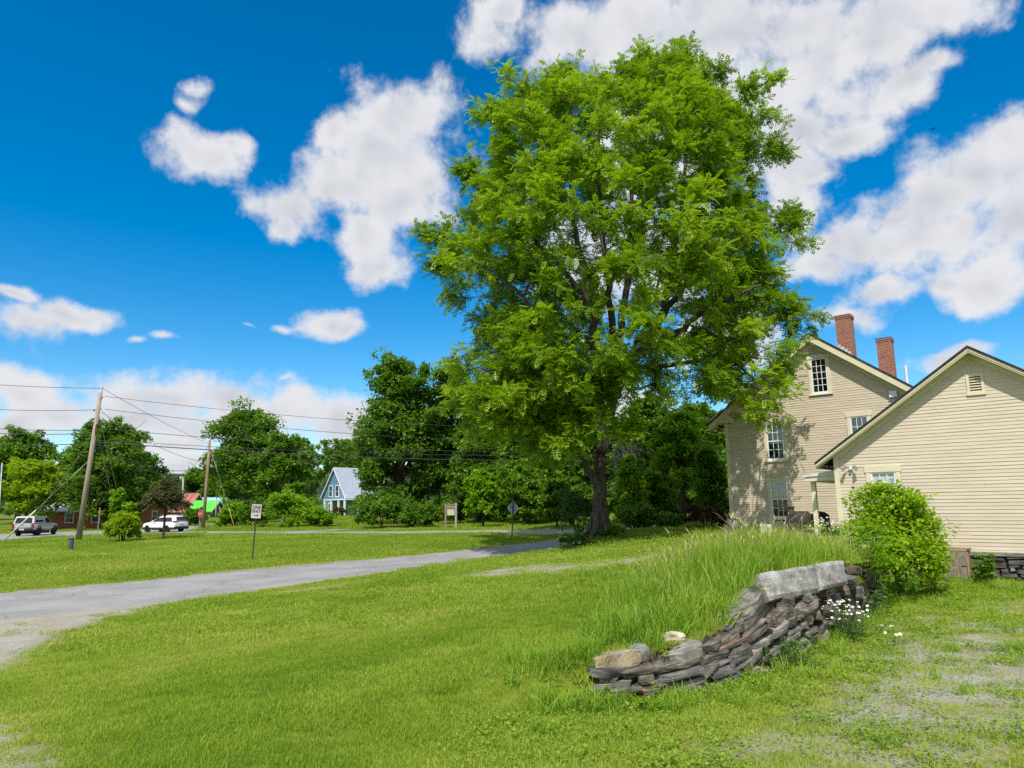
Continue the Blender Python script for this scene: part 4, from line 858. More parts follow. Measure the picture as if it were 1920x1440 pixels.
def foliage(lobes, nclump, per, size, r, spread=.34, flat=.7, shell=.55, rag=.22):
    """leaf rhombs in clumps set over ellipsoid lobes"""
    W = np.array([l[3]*l[5]+l[4]*l[5]+l[3]*l[4] for l in lobes]); W = W/W.sum(); P = []; tn = []; O = []
    for l, w in zip(lobes, W):
        c = np.array(l[:3]); R3 = np.array(l[3:6]); k = max(3, int(nclump*w))
        d = r.normal(0, 1, (k, 3)); d /= np.linalg.norm(d, axis=1)[:, None]; d[:, 2] = np.where(d[:, 2] < -.35, -d[:, 2]*.6, d[:, 2])
        q = r.uniform(shell, 1.0, k)*(1+rag*r.normal(0, .6, k)); cc = c+d*q[:, None]*R3; sp = spread*R3.mean()*r.uniform(.55, 1.25, k); ct = r.uniform(0, 1, k)
        m = r.poisson(per, k)+3
        e = r.normal(0, 1, (m.sum(), 3)); e /= np.linalg.norm(e, axis=1)[:, None]; e *= r.uniform(.2, 1, m.sum())[:, None]**.5; e[:, 2] *= flat
        P.append(np.repeat(cc, m, 0)+e*np.repeat(sp, m)[:, None]); O.append(np.repeat(d, m, 0)*.5+e); tn.append(np.repeat(ct, m))
    P = np.vstack(P); O = np.vstack(O); tn = np.concatenate(tn); n = len(P)
    D = O*.5+r.normal(0, .7, (n, 3)); D[:, 2] = D[:, 2]*.7-.12
    T = np.array([(0, 0, 0), (.45, .33, .07), (1, 0, -.1), (.45, -.33, .07)]); sc = size*r.uniform(.6, 1.4, n)
    V = place_leaves(T, P, D, sc, r, .55); tint = np.clip(.55*tn+.45*r.uniform(0, 1, n), 0, 1); return V, np.arange(4*n).reshape(-1, 4), tint
def tree(name, label, base, lobes, kind, nclump, per, size, trad, cat='tree', group=None, bark=None, seed=0, limb=True, stems=1, spread=.34, lean=(0, 0), shell=.55, crown='crown', flat=.7, **k):
    r = np.random.default_rng(seed+100); root = empty(name, tuple(base), label=label, cat=cat, group=group)
    V, Q, t = foliage(lobes, nclump, per, size, r, spread, flat, shell); link(crown, np_mesh('crown', V, Q, {'tint': ('FACE', t)}), LEAF[kind] if isinstance(kind, str) else kind, root)
    tubes = []; zt = max(l[2] for l in lobes); zm = np.mean([l[2] for l in lobes])
    for s in range(stems):
        a = 6.283*s/stems+r.uniform(0, 1); o = np.array([math.cos(a), math.sin(a), 0])*(trad*2.4 if stems > 1 else 0); top = np.array([np.mean([l[0] for l in lobes])+lean[0], np.mean([l[1] for l in lobes]), zm+.3*(zt-zm)])+o*3
        P = smooth_path([o+np.array([0, 0, -.15]), o+top*np.array([.15, .15, .33])+r.normal(0, trad*.3, 3)*np.array([1, 1, 0]), o+top*np.array([.6, .6, .7]), top], 4); tubes.append((P, np.interp(np.linspace(0, 1, len(P)), [0, .06, .6, 1], [trad*1.5, trad, trad*.62, trad*.22]), 9))
        if limb:
            for l in lobes:
                st = P[int(len(P)*r.uniform(.4, .75))]; e = np.array(l[:3])+r.normal(0, .1, 3)*np.array(l[3:6]); mid = (st+e)/2+np.array([0, 0, .08*np.linalg.norm(e-st)])
                tubes.append((smooth_path([st, mid, e], 3), np.linspace(trad*.45, trad*.10, 7), 6))
                for _ in range(3):
                    e2 = e+r.normal(0, .55, 3)*np.array(l[3:6]); tubes.append(([e, (e+e2)/2+r.normal(0, .05, 3), e2], [trad*.12, trad*.08, trad*.04], 4))
    link('trunk' if cat == 'tree' else 'stem', skeleton_mesh(tubes).mesh('trunk', True), bark or M_BARKD, root); return root
def lobes_for(hw, zb, zt, r, n=9, wide=1., dome=.5):
    """irregular crown: cores up the middle and side lobes filling half-width hw between heights zb and zt"""
    h = zt-zb; L = [(0, 0, zb+h*.40, hw*.70, hw*.70, h*.36), (r.uniform(-.1, .1)*hw, 0, zb+h*.66, hw*.62, hw*.62, h*.30)]
    n = int(n*max(1., .62*h/hw)+3)
    for i in range(n):
        a = 2.4*i+r.uniform(-.4, .4); f = (i+.5)/n; z = zb+h*(.02+.84*f); prof = max(.3, 1-abs(f-.42)**1.9*1.5)
        s = hw*r.uniform(.30, .44)*(.7+.3*prof); q = max(.1*hw, hw*wide*prof-s*.95)*r.uniform(.82, 1.1)
        L.append((math.cos(a)*q, math.sin(a)*q, z+s*.3, s, s, s*r.uniform(.75, 1.1)))
    L.append((r.uniform(-.25, .25)*hw, 0, zt-h*.15, hw*.40, hw*.40, h*.15)); return L
def ptree(name, label, px, ptop, hw, Y, kind, nclump, per, size, trad, pcrown=None, seed=0, cat='tree', wide=1., n=9, off=0, **k):
    b = stand(px, Y); zt = float(at(px, ptop, Y)[2])-b[2]; zb = (float(at(px, pcrown, Y)[2])-b[2]) if pcrown else zt*.18
    nclump = int(nclump*1.35); r = np.random.default_rng(seed); return tree(name, label, b, lobes_for(hw*Y/FPX, max(zb, .0), zt, r, n, wide), kind, nclump, per, size, trad, cat=cat, seed=seed, **k)
TG = 'trees of the village skyline'
ptree('maple_tree', 'mid green round maple at the far left edge, behind the yellow green tree', 30, 806, 82, 108, 'mid', 150, 60, .5, .35, 955, 1, group=TG)
ptree('broadleaf_tree', 'yellow green young tree beside the silver pickup truck', 48, 858, 66, 84, 'yellow', 150, 55, .34, .22, 985, 2, group=TG)
ptree('maple_tree', 'large dark maple behind the leaning utility pole', 196, 786, 94, 86, 'dark', 280, 75, .38, .42, 992, 3, group=TG, n=12)
ptree('broadleaf_tree', 'dark shoulder tree right of the large dark maple', 266, 850, 44, 96, 'dark', 110, 55, .42, .3, 958, 4, group=TG)
ptree('broadleaf_tree', 'low bright green tree behind the brick house gable', 305, 905, 34, 125, 'mid', 80, 45, .5, .3, 960, 5, group=TG)
ptree('oak_tree', 'round dark tree far behind the green roofed shed', 384, 878, 42, 165, 'pine', 110, 60, .6, .4, 950, 6, group=TG)
ptree('broadleaf_tree', 'broad mid green tree beside the second utility pole', 462, 766, 104, 100, 'mid', 250, 70, .42, .42, 960, 7, group=TG, n=12)
ptree('broadleaf_tree', 'bushy tree with pale limbs left of the blue house', 530, 808, 58, 92, 'mid', 160, 60, .40, .2, 968, 8, group=TG, bark=M_BARKW)
ptree('broadleaf_tree', 'dark upright tree between the pale limbed tree and the blue house', 563, 815, 42, 126, 'dark', 110, 55, .45, .3, 955, 9, group=TG)
ptree('broadleaf_tree', 'bright green tree crown above the blue house roof', 628, 818, 48, 140, 'mid', 110, 55, .5, .3, 925, 10, group=TG)
ptree('broadleaf_tree', 'dark tree standing right behind the blue house', 690, 800, 60, 135, 'dark', 110, 55, .5, .35, 925, 11, group=TG)
# wood behind the big tree
ptree('maple_tree', 'very tall dark maple standing alone right of the blue house', 748, 652, 96, 72, 'dark', 420, 75, .34, .5, 970, 12, group='trees of the dark wood', n=14)
W_ = [(850, 668, 66, 74, 'dark'), (930, 700, 60, 70, 'dark'), (1010, 720, 60, 76, 'dark'), (1085, 740, 55, 72, 'dark'), (1165, 775, 50, 74, 'dark'), (1245, 775, 55, 70, 'dark'), (1320, 745, 60, 66, 'dark'), (1400, 760, 60, 70, 'dark')]
nm_ = ['dark wood tree next to the tall maple', 'dark wood tree behind the wooden notice board', 'dark wood tree above the diamond road sign', 'dark wood tree left of the big forked trunk', 'lower dark wood tree just right of the big forked trunk', 'dark wood tree behind the dead grey twigs', 'dark wood tree behind the barberry bush', 'dark wood tree partly behind the farmhouse corner']
for i, (a, b, c, d, e) in enumerate(W_): ptree('broadleaf_tree', nm_[i], a, b, c, d, e, 210, 62, .36, .34, 972, 20+i, group='trees of the dark wood', n=11)
ptree('box_elder_tree', 'yellowish green box elder beside the farmhouse corner', 1282, 768, 66, 47, 'light', 230, 60, .22, .22, 930, 31)
ptree('box_elder_tree', 'leafy mid green box elder filling the view between the trunk and the farmhouse', 1222, 735, 74, 52, 'mid', 260, 60, .24, .2, 950, 41, n=11)
ptree('broadleaf_tree', 'low spreading green tree behind the diamond road sign', 990, 790, 74, 60, 'mid', 240, 60, .28, .22, 965, 42, n=11)
ptree('broadleaf_tree', 'low spreading dark tree behind the sunlit sapling', 895, 800, 62, 64, 'dark', 220, 60, .28, .22, 965, 43, n=11)
ptree('sapling', 'sunlit bright green sapling right of the notice board', 905, 878, 40, 54, 'light', 130, 50, .22, .10, 975, 32, group='saplings at the wood edge')
ptree('sapling', 'mid green sapling behind the diamond road sign', 985, 872, 46, 56, 'mid', 130, 50, .24, .10, 978, 33, group='saplings at the wood edge')
ptree('sapling', 'mid green sapling at the wood edge near the thin sign post', 1045, 895, 40, 50, 'mid', 120, 50, .22, .10, 985, 34, group='saplings at the wood edge')
ptree('sapling', 'bright leafy sapling just right of the big forked trunk', 1188, 850, 36, 42, 'light', 120, 50, .18, .08, 985, 35, group='saplings at the wood edge')
ptree('sapling', 'leafy sapling between the big trunk and the farmhouse', 1235, 880, 40, 44, 'mid', 120, 50, .2, .08, 985, 36, group='saplings at the wood edge')
ptree('sapling', 'dark leafy sapling close to the farmhouse corner board', 1335, 830, 36, 40, 'mid', 120, 50, .2, .08, 985, 37, group='saplings at the wood edge')
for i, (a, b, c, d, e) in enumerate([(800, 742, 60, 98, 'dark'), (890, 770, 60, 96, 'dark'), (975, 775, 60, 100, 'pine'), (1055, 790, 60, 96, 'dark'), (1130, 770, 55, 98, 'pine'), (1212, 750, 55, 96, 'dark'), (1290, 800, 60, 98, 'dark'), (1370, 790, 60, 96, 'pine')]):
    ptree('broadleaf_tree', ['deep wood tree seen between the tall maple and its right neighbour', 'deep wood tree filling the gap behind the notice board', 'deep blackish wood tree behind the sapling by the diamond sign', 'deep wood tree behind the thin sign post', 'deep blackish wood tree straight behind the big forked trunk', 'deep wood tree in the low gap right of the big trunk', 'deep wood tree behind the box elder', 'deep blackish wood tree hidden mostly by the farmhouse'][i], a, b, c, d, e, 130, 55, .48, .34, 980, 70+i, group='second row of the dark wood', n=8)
for i, (a, b, c, d, e) in enumerate([(120, 850, 60, 150, 'mid'), (240, 862, 60, 155, 'dark'), (330, 893, 45, 190, 'pine'), (425, 868, 50, 160, 'mid'), (520, 850, 60, 150, 'dark'), (665, 842, 55, 160, 'mid'), (-30, 835, 60, 125, 'dark')]):
    ptree('broadleaf_tree', ['distant tree in the gap left of the large dark maple', 'distant tree behind the brick house', 'distant blackish tree above the red barn roof', 'distant tree behind the second utility pole', 'distant dark tree behind the pale limbed tree', 'distant tree right behind the blue house ridge', 'dark tree cut by the left edge of the view'][i], a, b, c, d, e, 130, 55, .62, .34, 968, 80+i, group='distant village trees', n=8)
# shrubs
def shrub(name, label, px, ptop, pbase, hw, kind, nclump, per, size, seed, group=None, Y=None, stems=5, trad=.03, **k):
    b = hit(px, pbase) if Y is None else stand(px, Y); Y = b[1]; zt = float(at(px, ptop, Y)[2])-b[2]; r = np.random.default_rng(seed); w_ = hw*Y/FPX
    L = [(0, 0, zt*.45, w_*.75, w_*.75, zt*.46)]
    for i in range(8):
        a = 6.283*i/8+r.uniform(-.3, .3); f = r.uniform(.12, .8); q = w_*(1.02-f*.55)*.62; s = w_*r.uniform(.28, .42); L.append((math.cos(a)*q, math.sin(a)*q, zt*f*.92, s, s, min(s, zt*.3)))
    return tree(name, label, b, L, kind, nclump, per, size, trad, cat='shrub', group=group, seed=seed, stems=stems, limb=False, crown='foliage', **k)
GS = 'shrubs along the far verge'
shrub('lilac_shrub', 'dark glossy shrub bank at the foot of the tall dark maple', 715, 918, 991, 72, 'dark', 170, 50, .24, 51, GS)
shrub('lilac_shrub', 'dark green shrub between the glossy shrub bank and the notice board', 790, 935, 990, 46, 'dark', 120, 50, .22, 52, GS)
shrub('verge_shrub', 'bright green leafy shrub right of the dark verge shrub', 545, 912, 989, 52, 'light', 170, 50, .24, 53, GS)
shrub('verge_shrub', 'bright green rounded shrub beside the blue house lawn', 598, 945, 988, 34, 'light', 110, 45, .22, 54, GS)
shrub('verge_shrub', 'dull dark verge shrub behind the one way sign', 478, 932, 989, 40, 'dark', 120, 50, .24, 55, GS)
shrub('verge_shrub', 'yellow green verge shrub near the yellow guy wire guards', 436, 930, 988, 30, 'light', 110, 45, .24, 56, GS)
shrub('verge_shrub', 'green bush behind the far stop sign and white car', 366, 950, 986, 22, 'mid', 80, 40, .3, 57, GS)
shrub('porch_shrub', 'small brownish shrub before the blue house porch', 636, 952, 0, 14, 'olive', 60, 40, .28, 58, GS, Y=106)
shrub('lawn_shrub', 'bright green bush on the lawn right of the leaning utility pole', 230, 956, 1016, 34, 'yellow', 190, 46, .16, 59, None, stems=6)
s_ = hit(226, 1015); shoots = [(-.3, 0, 2.1, .42, .42, .8), (-.35, 0, 2.9, .38, .38, .55), (.5, 0, 2.2, .35, .35, .35), (0, 0, 1.5, .6, .6, .5)]
tree('maple_sapling', 'bright maple sapling shooting up through the lawn bush', s_, shoots, 'light', 60, 40, .2, .04, cat='tree', seed=60, stems=2)
b_ = hit(305, 1011.5); hs_ = float(at(305, 893, b_[1])[2])-b_[2]
tree('crabapple_tree', 'small dark bronze leaved tree with thin trunk on the lawn', b_, [(0, 0, hs_*.62, 1.25, 1.25, hs_*.33), (.8, .3, hs_*.5, .7, .7, .7), (-.8, -.2, hs_*.55, .7, .7, .8), (.1, 0, hs_*.85, .6, .6, .6)], 'olive', 150, 34, .15, .10, seed=61, spread=.4)
GU = 'understory of the dark wood'
for i, (a, b, c, d, k_) in enumerate([(855, 930, 40, 66, 'dark'), (905, 925, 44, 70, 'dark'), (960, 918, 40, 62, 'mid'), (1005, 915, 40, 58, 'light'), (1050, 925, 38, 62, 'dark'), (1100, 900, 44, 60, 'mid'), (1165, 905, 40, 56, 'dark'), (1215, 915, 40, 52, 'mid'), (1275, 905, 44, 54, 'dark'), (1340, 900, 44, 52, 'mid')]):
    shrub('understory_shrub', ['dark understory shrub just right of the lilac bank', 'dark understory shrub behind the notice board posts', 'green understory shrub left of the diamond sign', 'bright understory shrub behind the diamond sign', 'dark understory shrub behind the thin sign post', 'green understory shrub left behind the big trunk', 'dark understory shrub right behind the big trunk', 'green understory shrub below the dead grey twigs', 'dark understory shrub under the box elder', 'green understory shrub behind the barberry bush'][i], a, b, 0, c, k_, 130, 46, .24, 110+i, GU, Y=d)
GT = 'undergrowth by the big tree'
shrub('lilac_shrub', 'greyish green shrub left of the big forked trunk', 1082, 905, 1018, 38, 'herb', 150, 46, .11, 62, GT, Y=33.2)
shrub('fern_clump', 'low clump of leafy herbs at the road side before the big trunk', 1075, 992, 1032, 34, 'herb', 120, 40, .09, 63, GT, stems=3, Y=29.6, trad=.012)
shrub('fern_clump', 'low leafy herbs hugging the right foot of the big trunk', 1150, 985, 1018, 26, 'mid', 100, 40, .09, 64, GT, stems=3, Y=31., trad=.012)
shrub('forest_shrub', 'broad mid green undergrowth shrub right of the big trunk', 1195, 940, 1006, 46, 'mid', 160, 44, .13, 65, GT, Y=35.5)
shrub('forest_shrub', 'dark undergrowth shrub between the trunk and the barberry', 1255, 958, 1005, 38, 'dark', 130, 44, .12, 66, GT, Y=34.5)
shrub('barberry_shrub', 'dark reddish barberry bush beside the farmhouse corner', 1322, 940, 1005, 46, 'red', 170, 46, .08, 67, GT, Y=32.8)
shrub('corner_shrub', 'thin green shrub in front of the farmhouse corner board', 1352, 950, 1000, 20, 'mid', 70, 36, .1, 68, GT, Y=33.6)
# ------------------------------------------------------------------ dry stone retaining wall
def stone_mesh(w, d, h, seed, rnd=.25, kind='slab'):
    """rough stone: subdivided block, rounded, cut by a few planes, roughened"""
    r = np.random.default_rng(seed); bm = bmesh.new(); bmesh.ops.create_cube(bm, size=2); bmesh.ops.subdivide_edges(bm, edges=bm.edges[:], cuts=4, use_grid_fill=True)
    V = np.array([v.co[:] for v in bm.verts]); p = 2.2+5*(1-rnd) if kind != 'cobble' else 2.2
    if kind == 'cobble' or rnd > .28: nn = (np.abs(V)**p).sum(1)**(1/p); V = V/nn[:, None]
    else: nn = (np.abs(V)**12).sum(1)**(1/12); V = V/nn[:, None]
    for q in range(7 if kind != 'cobble' else 0):
        nrm = r.normal(0, 1, 3)*(np.array([1, 1, .12]) if q < 4 else np.array([.8, .5, 1.])); nrm /= np.linalg.norm(nrm); t = r.uniform(.72, 1.05) if q < 4 else r.uniform(1.0, 1.25); e = V@nrm-t; V = V-np.maximum(e, 0)[:, None]*nrm
    V *= np.array([w/2, d/2, h/2]); off = r.uniform(0, 50, 3); s = min(w, h)
    a = (.085 if rnd <= .28 else .08) if kind != 'cobble' else .03
    for f, am in ((2.2/max(w, .1), a*1.0), (6/max(w, .1), a*.55), (16/max(w, .1), a*.25)):
        n1 = vnoise(V[:, 0]*f+off[0]+V[:, 2]*f*2, V[:, 1]*f+off[1]+V[:, 2]*f, seed)-.5; n2 = vnoise(V[:, 0]*f+off[2], V[:, 2]*f*2.2+off[1], seed+3)-.5; n3 = vnoise(V[:, 1]*f+off[2], V[:, 0]*f+off[0]+7, seed+5)-.5
        V = V+np.c_[n2*am*s, n1*am*s*1.4, n3*am*s*.8]
    if kind == 'slab': V[:, 2] += (V[:, 0]/w)*h*r.uniform(-.25, .25)
    for v, c in zip(bm.verts, V): v.co = c
    me = bpy.data.meshes.new('stone'); bmesh.ops.recalc_face_normals(bm, faces=bm.faces); bm.to_mesh(me); bm.free(); return me
def stone_mat(name, c, c2, c3=None, lich=None, sp=0.):
    m, t, out = new_mat(name); tc = t.new('ShaderNodeTexCoord').outputs['Object']; rnd = t.new('ShaderNodeObjectInfo').outputs['Random']
    v = t.new('ShaderNodeVectorMath', operation='ADD', inp={0: tc, 1: t.new('ShaderNodeCombineXYZ', inp={0: t.math('MULTIPLY', rnd, 37.), 1: t.math('MULTIPLY', rnd, 91.), 2: 0.}).outputs[0]}).outputs[0]
    base = t.mix(t.mapr(rnd, 0, 1), c, c2); n = t.noise(v, 5, 7, .65); b = t.mix(t.mapr(n, .3, .72), t.mix(1, base, (.6,)*3, 'MULTIPLY'), t.mix(1, base, (1.35,)*3, 'MULTIPLY'))
    if c3: b = t.mix(t.mapr(t.noise(v, 3.2, 5, .6, dist=.6), .52, .64, 0, .8), b, c3)
    if sp: b = t.mix(t.mapr(t.noise(v, 75, 2, .6), .52, .64, 0, sp), b, (.05, .05, .05))
    lay = t.noise(t.new('ShaderNodeVectorMath', operation='MULTIPLY', inp={0: v, 1: (2., 2., 26.)}).outputs[0], 1.6, 5, .65)
    if not sp: b = t.mix(t.mapr(lay, .40, .62), t.mix(1, b, (.50, .48, .46), 'MULTIPLY'), t.mix(1, b, (1.18, 1.15, 1.1), 'MULTIPLY'))
    if lich: b = t.mix(t.mapr(t.noise(v, 2.3, 6, .7, dist=.5), .56, .66, 0, .85), b, lich)
    bs = t.new('ShaderNodeBsdfPrincipled', inp={'Base Color': b, 'Roughness': .88, 'Specular IOR Level': .25})
    bn = t.new('ShaderNodeBump', inp={'Height': t.math('ADD', t.noise(v, 26, 7, .7), t.math('MULTIPLY', lay, .8 if not sp else 0.)), 'Strength': 1., 'Distance': .022}); t.l.new(bn.outputs[0], bs.inputs['Normal']); t.l.new(bs.outputs[0], out.inputs[0]); return m
MS = [stone_mat('blue_grey_slate', (.115, .115, .118), (.19, .185, .178), (.24, .22, .195)), stone_mat('brown_slate', (.165, .14, .118), (.24, .205, .165), (.12, .112, .105)),
      stone_mat('rusty_stone', (.25, .185, .135), (.20, .155, .12), (.34, .22, .12)), stone_mat('light_schist', (.24, .228, .205), (.32, .305, .275), (.17, .163, .15))]
M_GRAN = stone_mat('speckled_granite', (.43, .41, .38), (.40, .385, .36), (.31, .30, .285), sp=.8)
M_TAN = stone_mat('tan_block', (.35, .285, .19), (.35, .285, .19), (.42, .33, .17), sp=.25)
M_GREY = stone_mat('grey_boulder', (.20, .193, .175), (.19, .183, .168), (.25, .24, .215))
M_COB = stone_mat('round_cobble', (.23, .225, .215), (.23, .225, .215), (.29, .28, .26), sp=.3)
M_LICH = stone_mat('lichen_stone', (.24, .22, .19), (.24, .22, .19), None, (.36, .20, .035))
PXB = [(1100, 1326, 8.17, 1226, 8.28), (1115, 1325, 8.22, 1226, 8.33), (1290, 1312, 8.6, 1203, 8.78), (1420, 1278, 9.5, 1122, 10.1), (1500, 1238, 10.8, 1112, 11.2), (1590, 1182, 12.6, 1098, 12.95), (1650, 1126, 15.9, 1064, 16.4)]
def wallY(px, py):
    a = np.array(PXB); yb, Yb, yt, Yt = [np.interp(px, a[:, 0], a[:, i]) for i in (1, 2, 3, 4)]; f = (yb-py)/(yb-yt); return float(Yb+(Yt-Yb)*max(-.1, min(1.1, f)))
def wall_yaw(px): return float(np.interp(px, [1115, 1290, 1420, 1500, 1590, 1650], [R_(10), R_(22), R_(42), R_(52), R_(55), R_(60)]))
wall = empty('dry_stone_wall', tuple(hit(1300, 1300)), label='tumbledown dry stone retaining wall holding the grassy bank', cat='wall')
wl_o = np.array(wall.location)
def put_stone(px, py, w, h, rot, mi, seed, parent=wall, depth=None, kind='slab', rnd=.25, name='stone', dY=0., yaw=None, material=None, **k):
    """w, h in picture pixels at the stone's own distance"""
    Y = wallY(px, py)+dY; s = Y/FPX/.97; p = at(px, py, Y); W = w*s/max(.7, math.cos(wall_yaw(px))); Hh = h*s; dp = depth or max(.16, min(.34, W*.55))
    me = stone_mesh(W, dp, Hh, seed, rnd, kind); o = link(name, me, material or MS[mi], None); o.parent = parent
    yw = wall_yaw(px) if yaw is None else yaw
    loc = p+np.array([-math.sin(yw), math.cos(yw), 0])*dp*.35
    o.location = loc-(wl_o if parent is not None else 0); o.rotation_euler = (R_(random.uniform(-6, 6)), -R_(rot), yw); tag(o, **k); return o
traced = [(1147, 1262, 66, 16, -3, 0), (1140, 1275, 38, 10, -3, 0), (1150, 1290, 70, 16, 4, 3), (1180, 1294, 44, 9, 3, 0), (1166, 1312, 40, 26, 0, 3), (1203, 1258, 58, 17, 14, 1), (1216, 1273, 30, 18, 8, 3), (1247, 1252, 64, 14, 12, 1), (1275, 1260, 98, 26, 12, 1), (1214, 1287, 52, 17, 6, 2), (1252, 1280, 34, 8, 8, 0),
          (1292, 1280, 60, 14, 7, 3), (1230, 1296, 44, 12, 2, 0), (1262, 1298, 40, 22, 2, 3), (1300, 1294, 62, 18, 8, 0), (1310, 1306, 54, 12, 10, 1), (1302, 1238, 40, 10, 12, 3), (1330, 1262, 54, 16, 20, 3), (1346, 1232, 44, 16, 6, 0), (1352, 1246, 44, 12, 8, 0), (1342, 1212, 40, 14, 16, 0), (1360, 1206, 62, 22, 16, 2), (1372, 1196, 50, 20, 22, 2),
          (1402, 1193, 96, 18, 24, 1), (1420, 1186, 84, 10, 25, 1), (1388, 1228, 46, 34, 10, 0), (1402, 1244, 54, 14, 28, 0), (1424, 1216, 40, 24, 12, 3), (1412, 1228, 26, 10, 14, 3), (1436, 1246, 40, 30, 10, 1), (1380, 1268, 40, 26, -4, 3), (1404, 1268, 44, 24, 8, 3), (1360, 1268, 52, 30, 6, 0), (1376, 1176, 34, 18, 20, 0), (1440, 1204, 30, 20, 12, 3), (1428, 1262, 34, 18, 4, 3), (1350, 1290, 60, 22, 6, 3), (1395, 1288, 50, 16, 5, 1),
          (1480, 1128, 30, 20, 12, 1), (1478, 1146, 28, 30, 0, 2), (1498, 1152, 30, 24, -10, 1), (1520, 1158, 26, 30, -28, 2), (1537, 1154, 30, 22, -12, 2), (1512, 1174, 26, 16, 0, 3), (1488, 1166, 34, 18, 6, 1), (1462, 1160, 40, 22, 12, 1), (1462, 1182, 44, 20, 14, 3), (1490, 1188, 46, 18, 6, 0), (1524, 1190, 40, 20, 0, 3), (1546, 1176, 26, 20, 0, 1), (1548, 1196, 36, 20, 10, 0), (1470, 1206, 44, 20, 14, 0), (1508, 1210, 48, 20, 8, 3), (1456, 1228, 38, 18, 10, 0), (1486, 1232, 40, 18, 8, 3), (1530, 1214, 40, 18, 6, 1),
          (1516, 1120, 24, 16, 0, 3), (1560, 1110, 46, 12, 2, 1), (1590, 1110, 24, 20, -10, 2), (1575, 1124, 30, 22, 0, 0), (1600, 1092, 50, 22, 0, 0), (1612, 1112, 34, 26, 2, 0), (1640, 1092, 34, 20, 4, 3), (1652, 1108, 30, 18, 0, 1), (1654, 1122, 26, 12, 0, 0), (1620, 1132, 44, 18, 0, 1), (1596, 1146, 40, 18, 4, 0), (1572, 1158, 40, 22, 4, 3), (1640, 1072, 40, 18, 6, 2), (1608, 1070, 34, 18, 0, 1), (1612, 1152, 34, 18, 0, 3), (1560, 1140, 30, 18, 0, 1), (1646, 1140, 30, 14, 0, 3), (1590, 1170, 34, 16, 0, 1)]
tr2 = []
for i, (x_, y_, w_, h_, ro, mi) in enumerate(traced):
    if h_ >= 17 and w_ > 35 and len(traced)+len(tr2) < 220 and i % 5:
        tr2 += [(x_+random.uniform(-4, 4), y_-h_*.26, w_*random.uniform(.85, 1.1), h_*.52, ro, mi), (x_+random.uniform(-4, 4), y_+h_*.26, w_*random.uniform(.85, 1.1), h_*.52, ro, (mi+random.choice((0, 0, 1, 3))) % 4)]
    else: tr2.append((x_, y_, w_, h_, ro, mi))
tr2 = tr2[:100]
for i, (x_, y_, w_, h_, ro, mi) in enumerate(tr2):
    put_stone(x_, y_, w_*1.10, h_*.88, ro*.62, mi if mi != 2 or i % 3 == 0 else 1, 200+i, rnd=.1, dY=random.uniform(-.04, .05))
# dark packing behind the faced stones
pk = MB(); P0 = []; 
for px in range(1118, 1660, 18):
    a = np.array(PXB); yb, Yb, yt, Yt = [np.interp(px, a[:, 0], a[:, i]) for i in (1, 2, 3, 4)]
    P0.append([at(px, yb+4, Yb+.22), at(px, (yb+yt)/2, (Yb+Yt)/2+.24), at(px, yt+10, Yt+.22)])
vs = [tuple(q-wl_o) for c in P0 for q in c]+[tuple(q-wl_o+np.array([-.12, .3, -.05])) for c in P0 for q in c]; nP = len(P0); fs = []
for i in range(nP-1):
    for j in range(2): fs.append((i*3+j, (i+1)*3+j, (i+1)*3+j+1, i*3+j+1)); o_ = nP*3; fs.append((o_+i*3+j, o_+i*3+j+1, o_+(i+1)*3+j+1, o_+(i+1)*3+j))
pk.add(vs, fs); pk.build('packing', mat('packed_earth', (.045, .036, .028), .95, .1, var=.4, scale=8, bump=.8, bscale=25), wall, smooth=True)
# the loose and big stones that lie on or in the wall
put_stone(1160, 1242, 88, 27, 5, 0, 301, None, .34, rnd=.12, name='stone_block', dY=.06, material=M_TAN, label='tan squared stone block at the near end of the wall', cat='stone')
put_stone(1206, 1228, 37, 34, 0, 0, 302, None, .27, 'cobble', name='cobble_stone', dY=.05, material=M_COB, label='round grey cobble next to the tan block', cat='stone')
put_stone(1283, 1232, 78, 26, 14, 0, 303, None, .4, rnd=.15, name='stone_block', dY=.05, material=stone_mat('whitish_mossy_stone', (.29, .28, .24), (.29, .28, .24), (.19, .18, .15), sp=.3), label='whitish mossy block behind the yellow flowering weed', cat='stone')
put_stone(1270, 1200, 34, 22, 0, 0, 304, None, .26, rnd=.6, name='stone', dY=.25, material=stone_mat('cream_stone', (.55, .49, .38), (.55, .49, .38), None), label='small cream stone peeping above the yellow weed', cat='stone')
put_stone(1416, 1152, 84, 56, 26, 0, 305, None, .40, rnd=.3, name='boulder', dY=.0, material=M_GREY, label='large smooth grey boulder below the granite slab', cat='stone')
put_stone(1384, 1164, 36, 40, 14, 0, 306, None, .34, rnd=.35, name='boulder', dY=.02, material=M_GREY, label='narrow grey boulder leaning left of the large grey boulder', cat='stone')
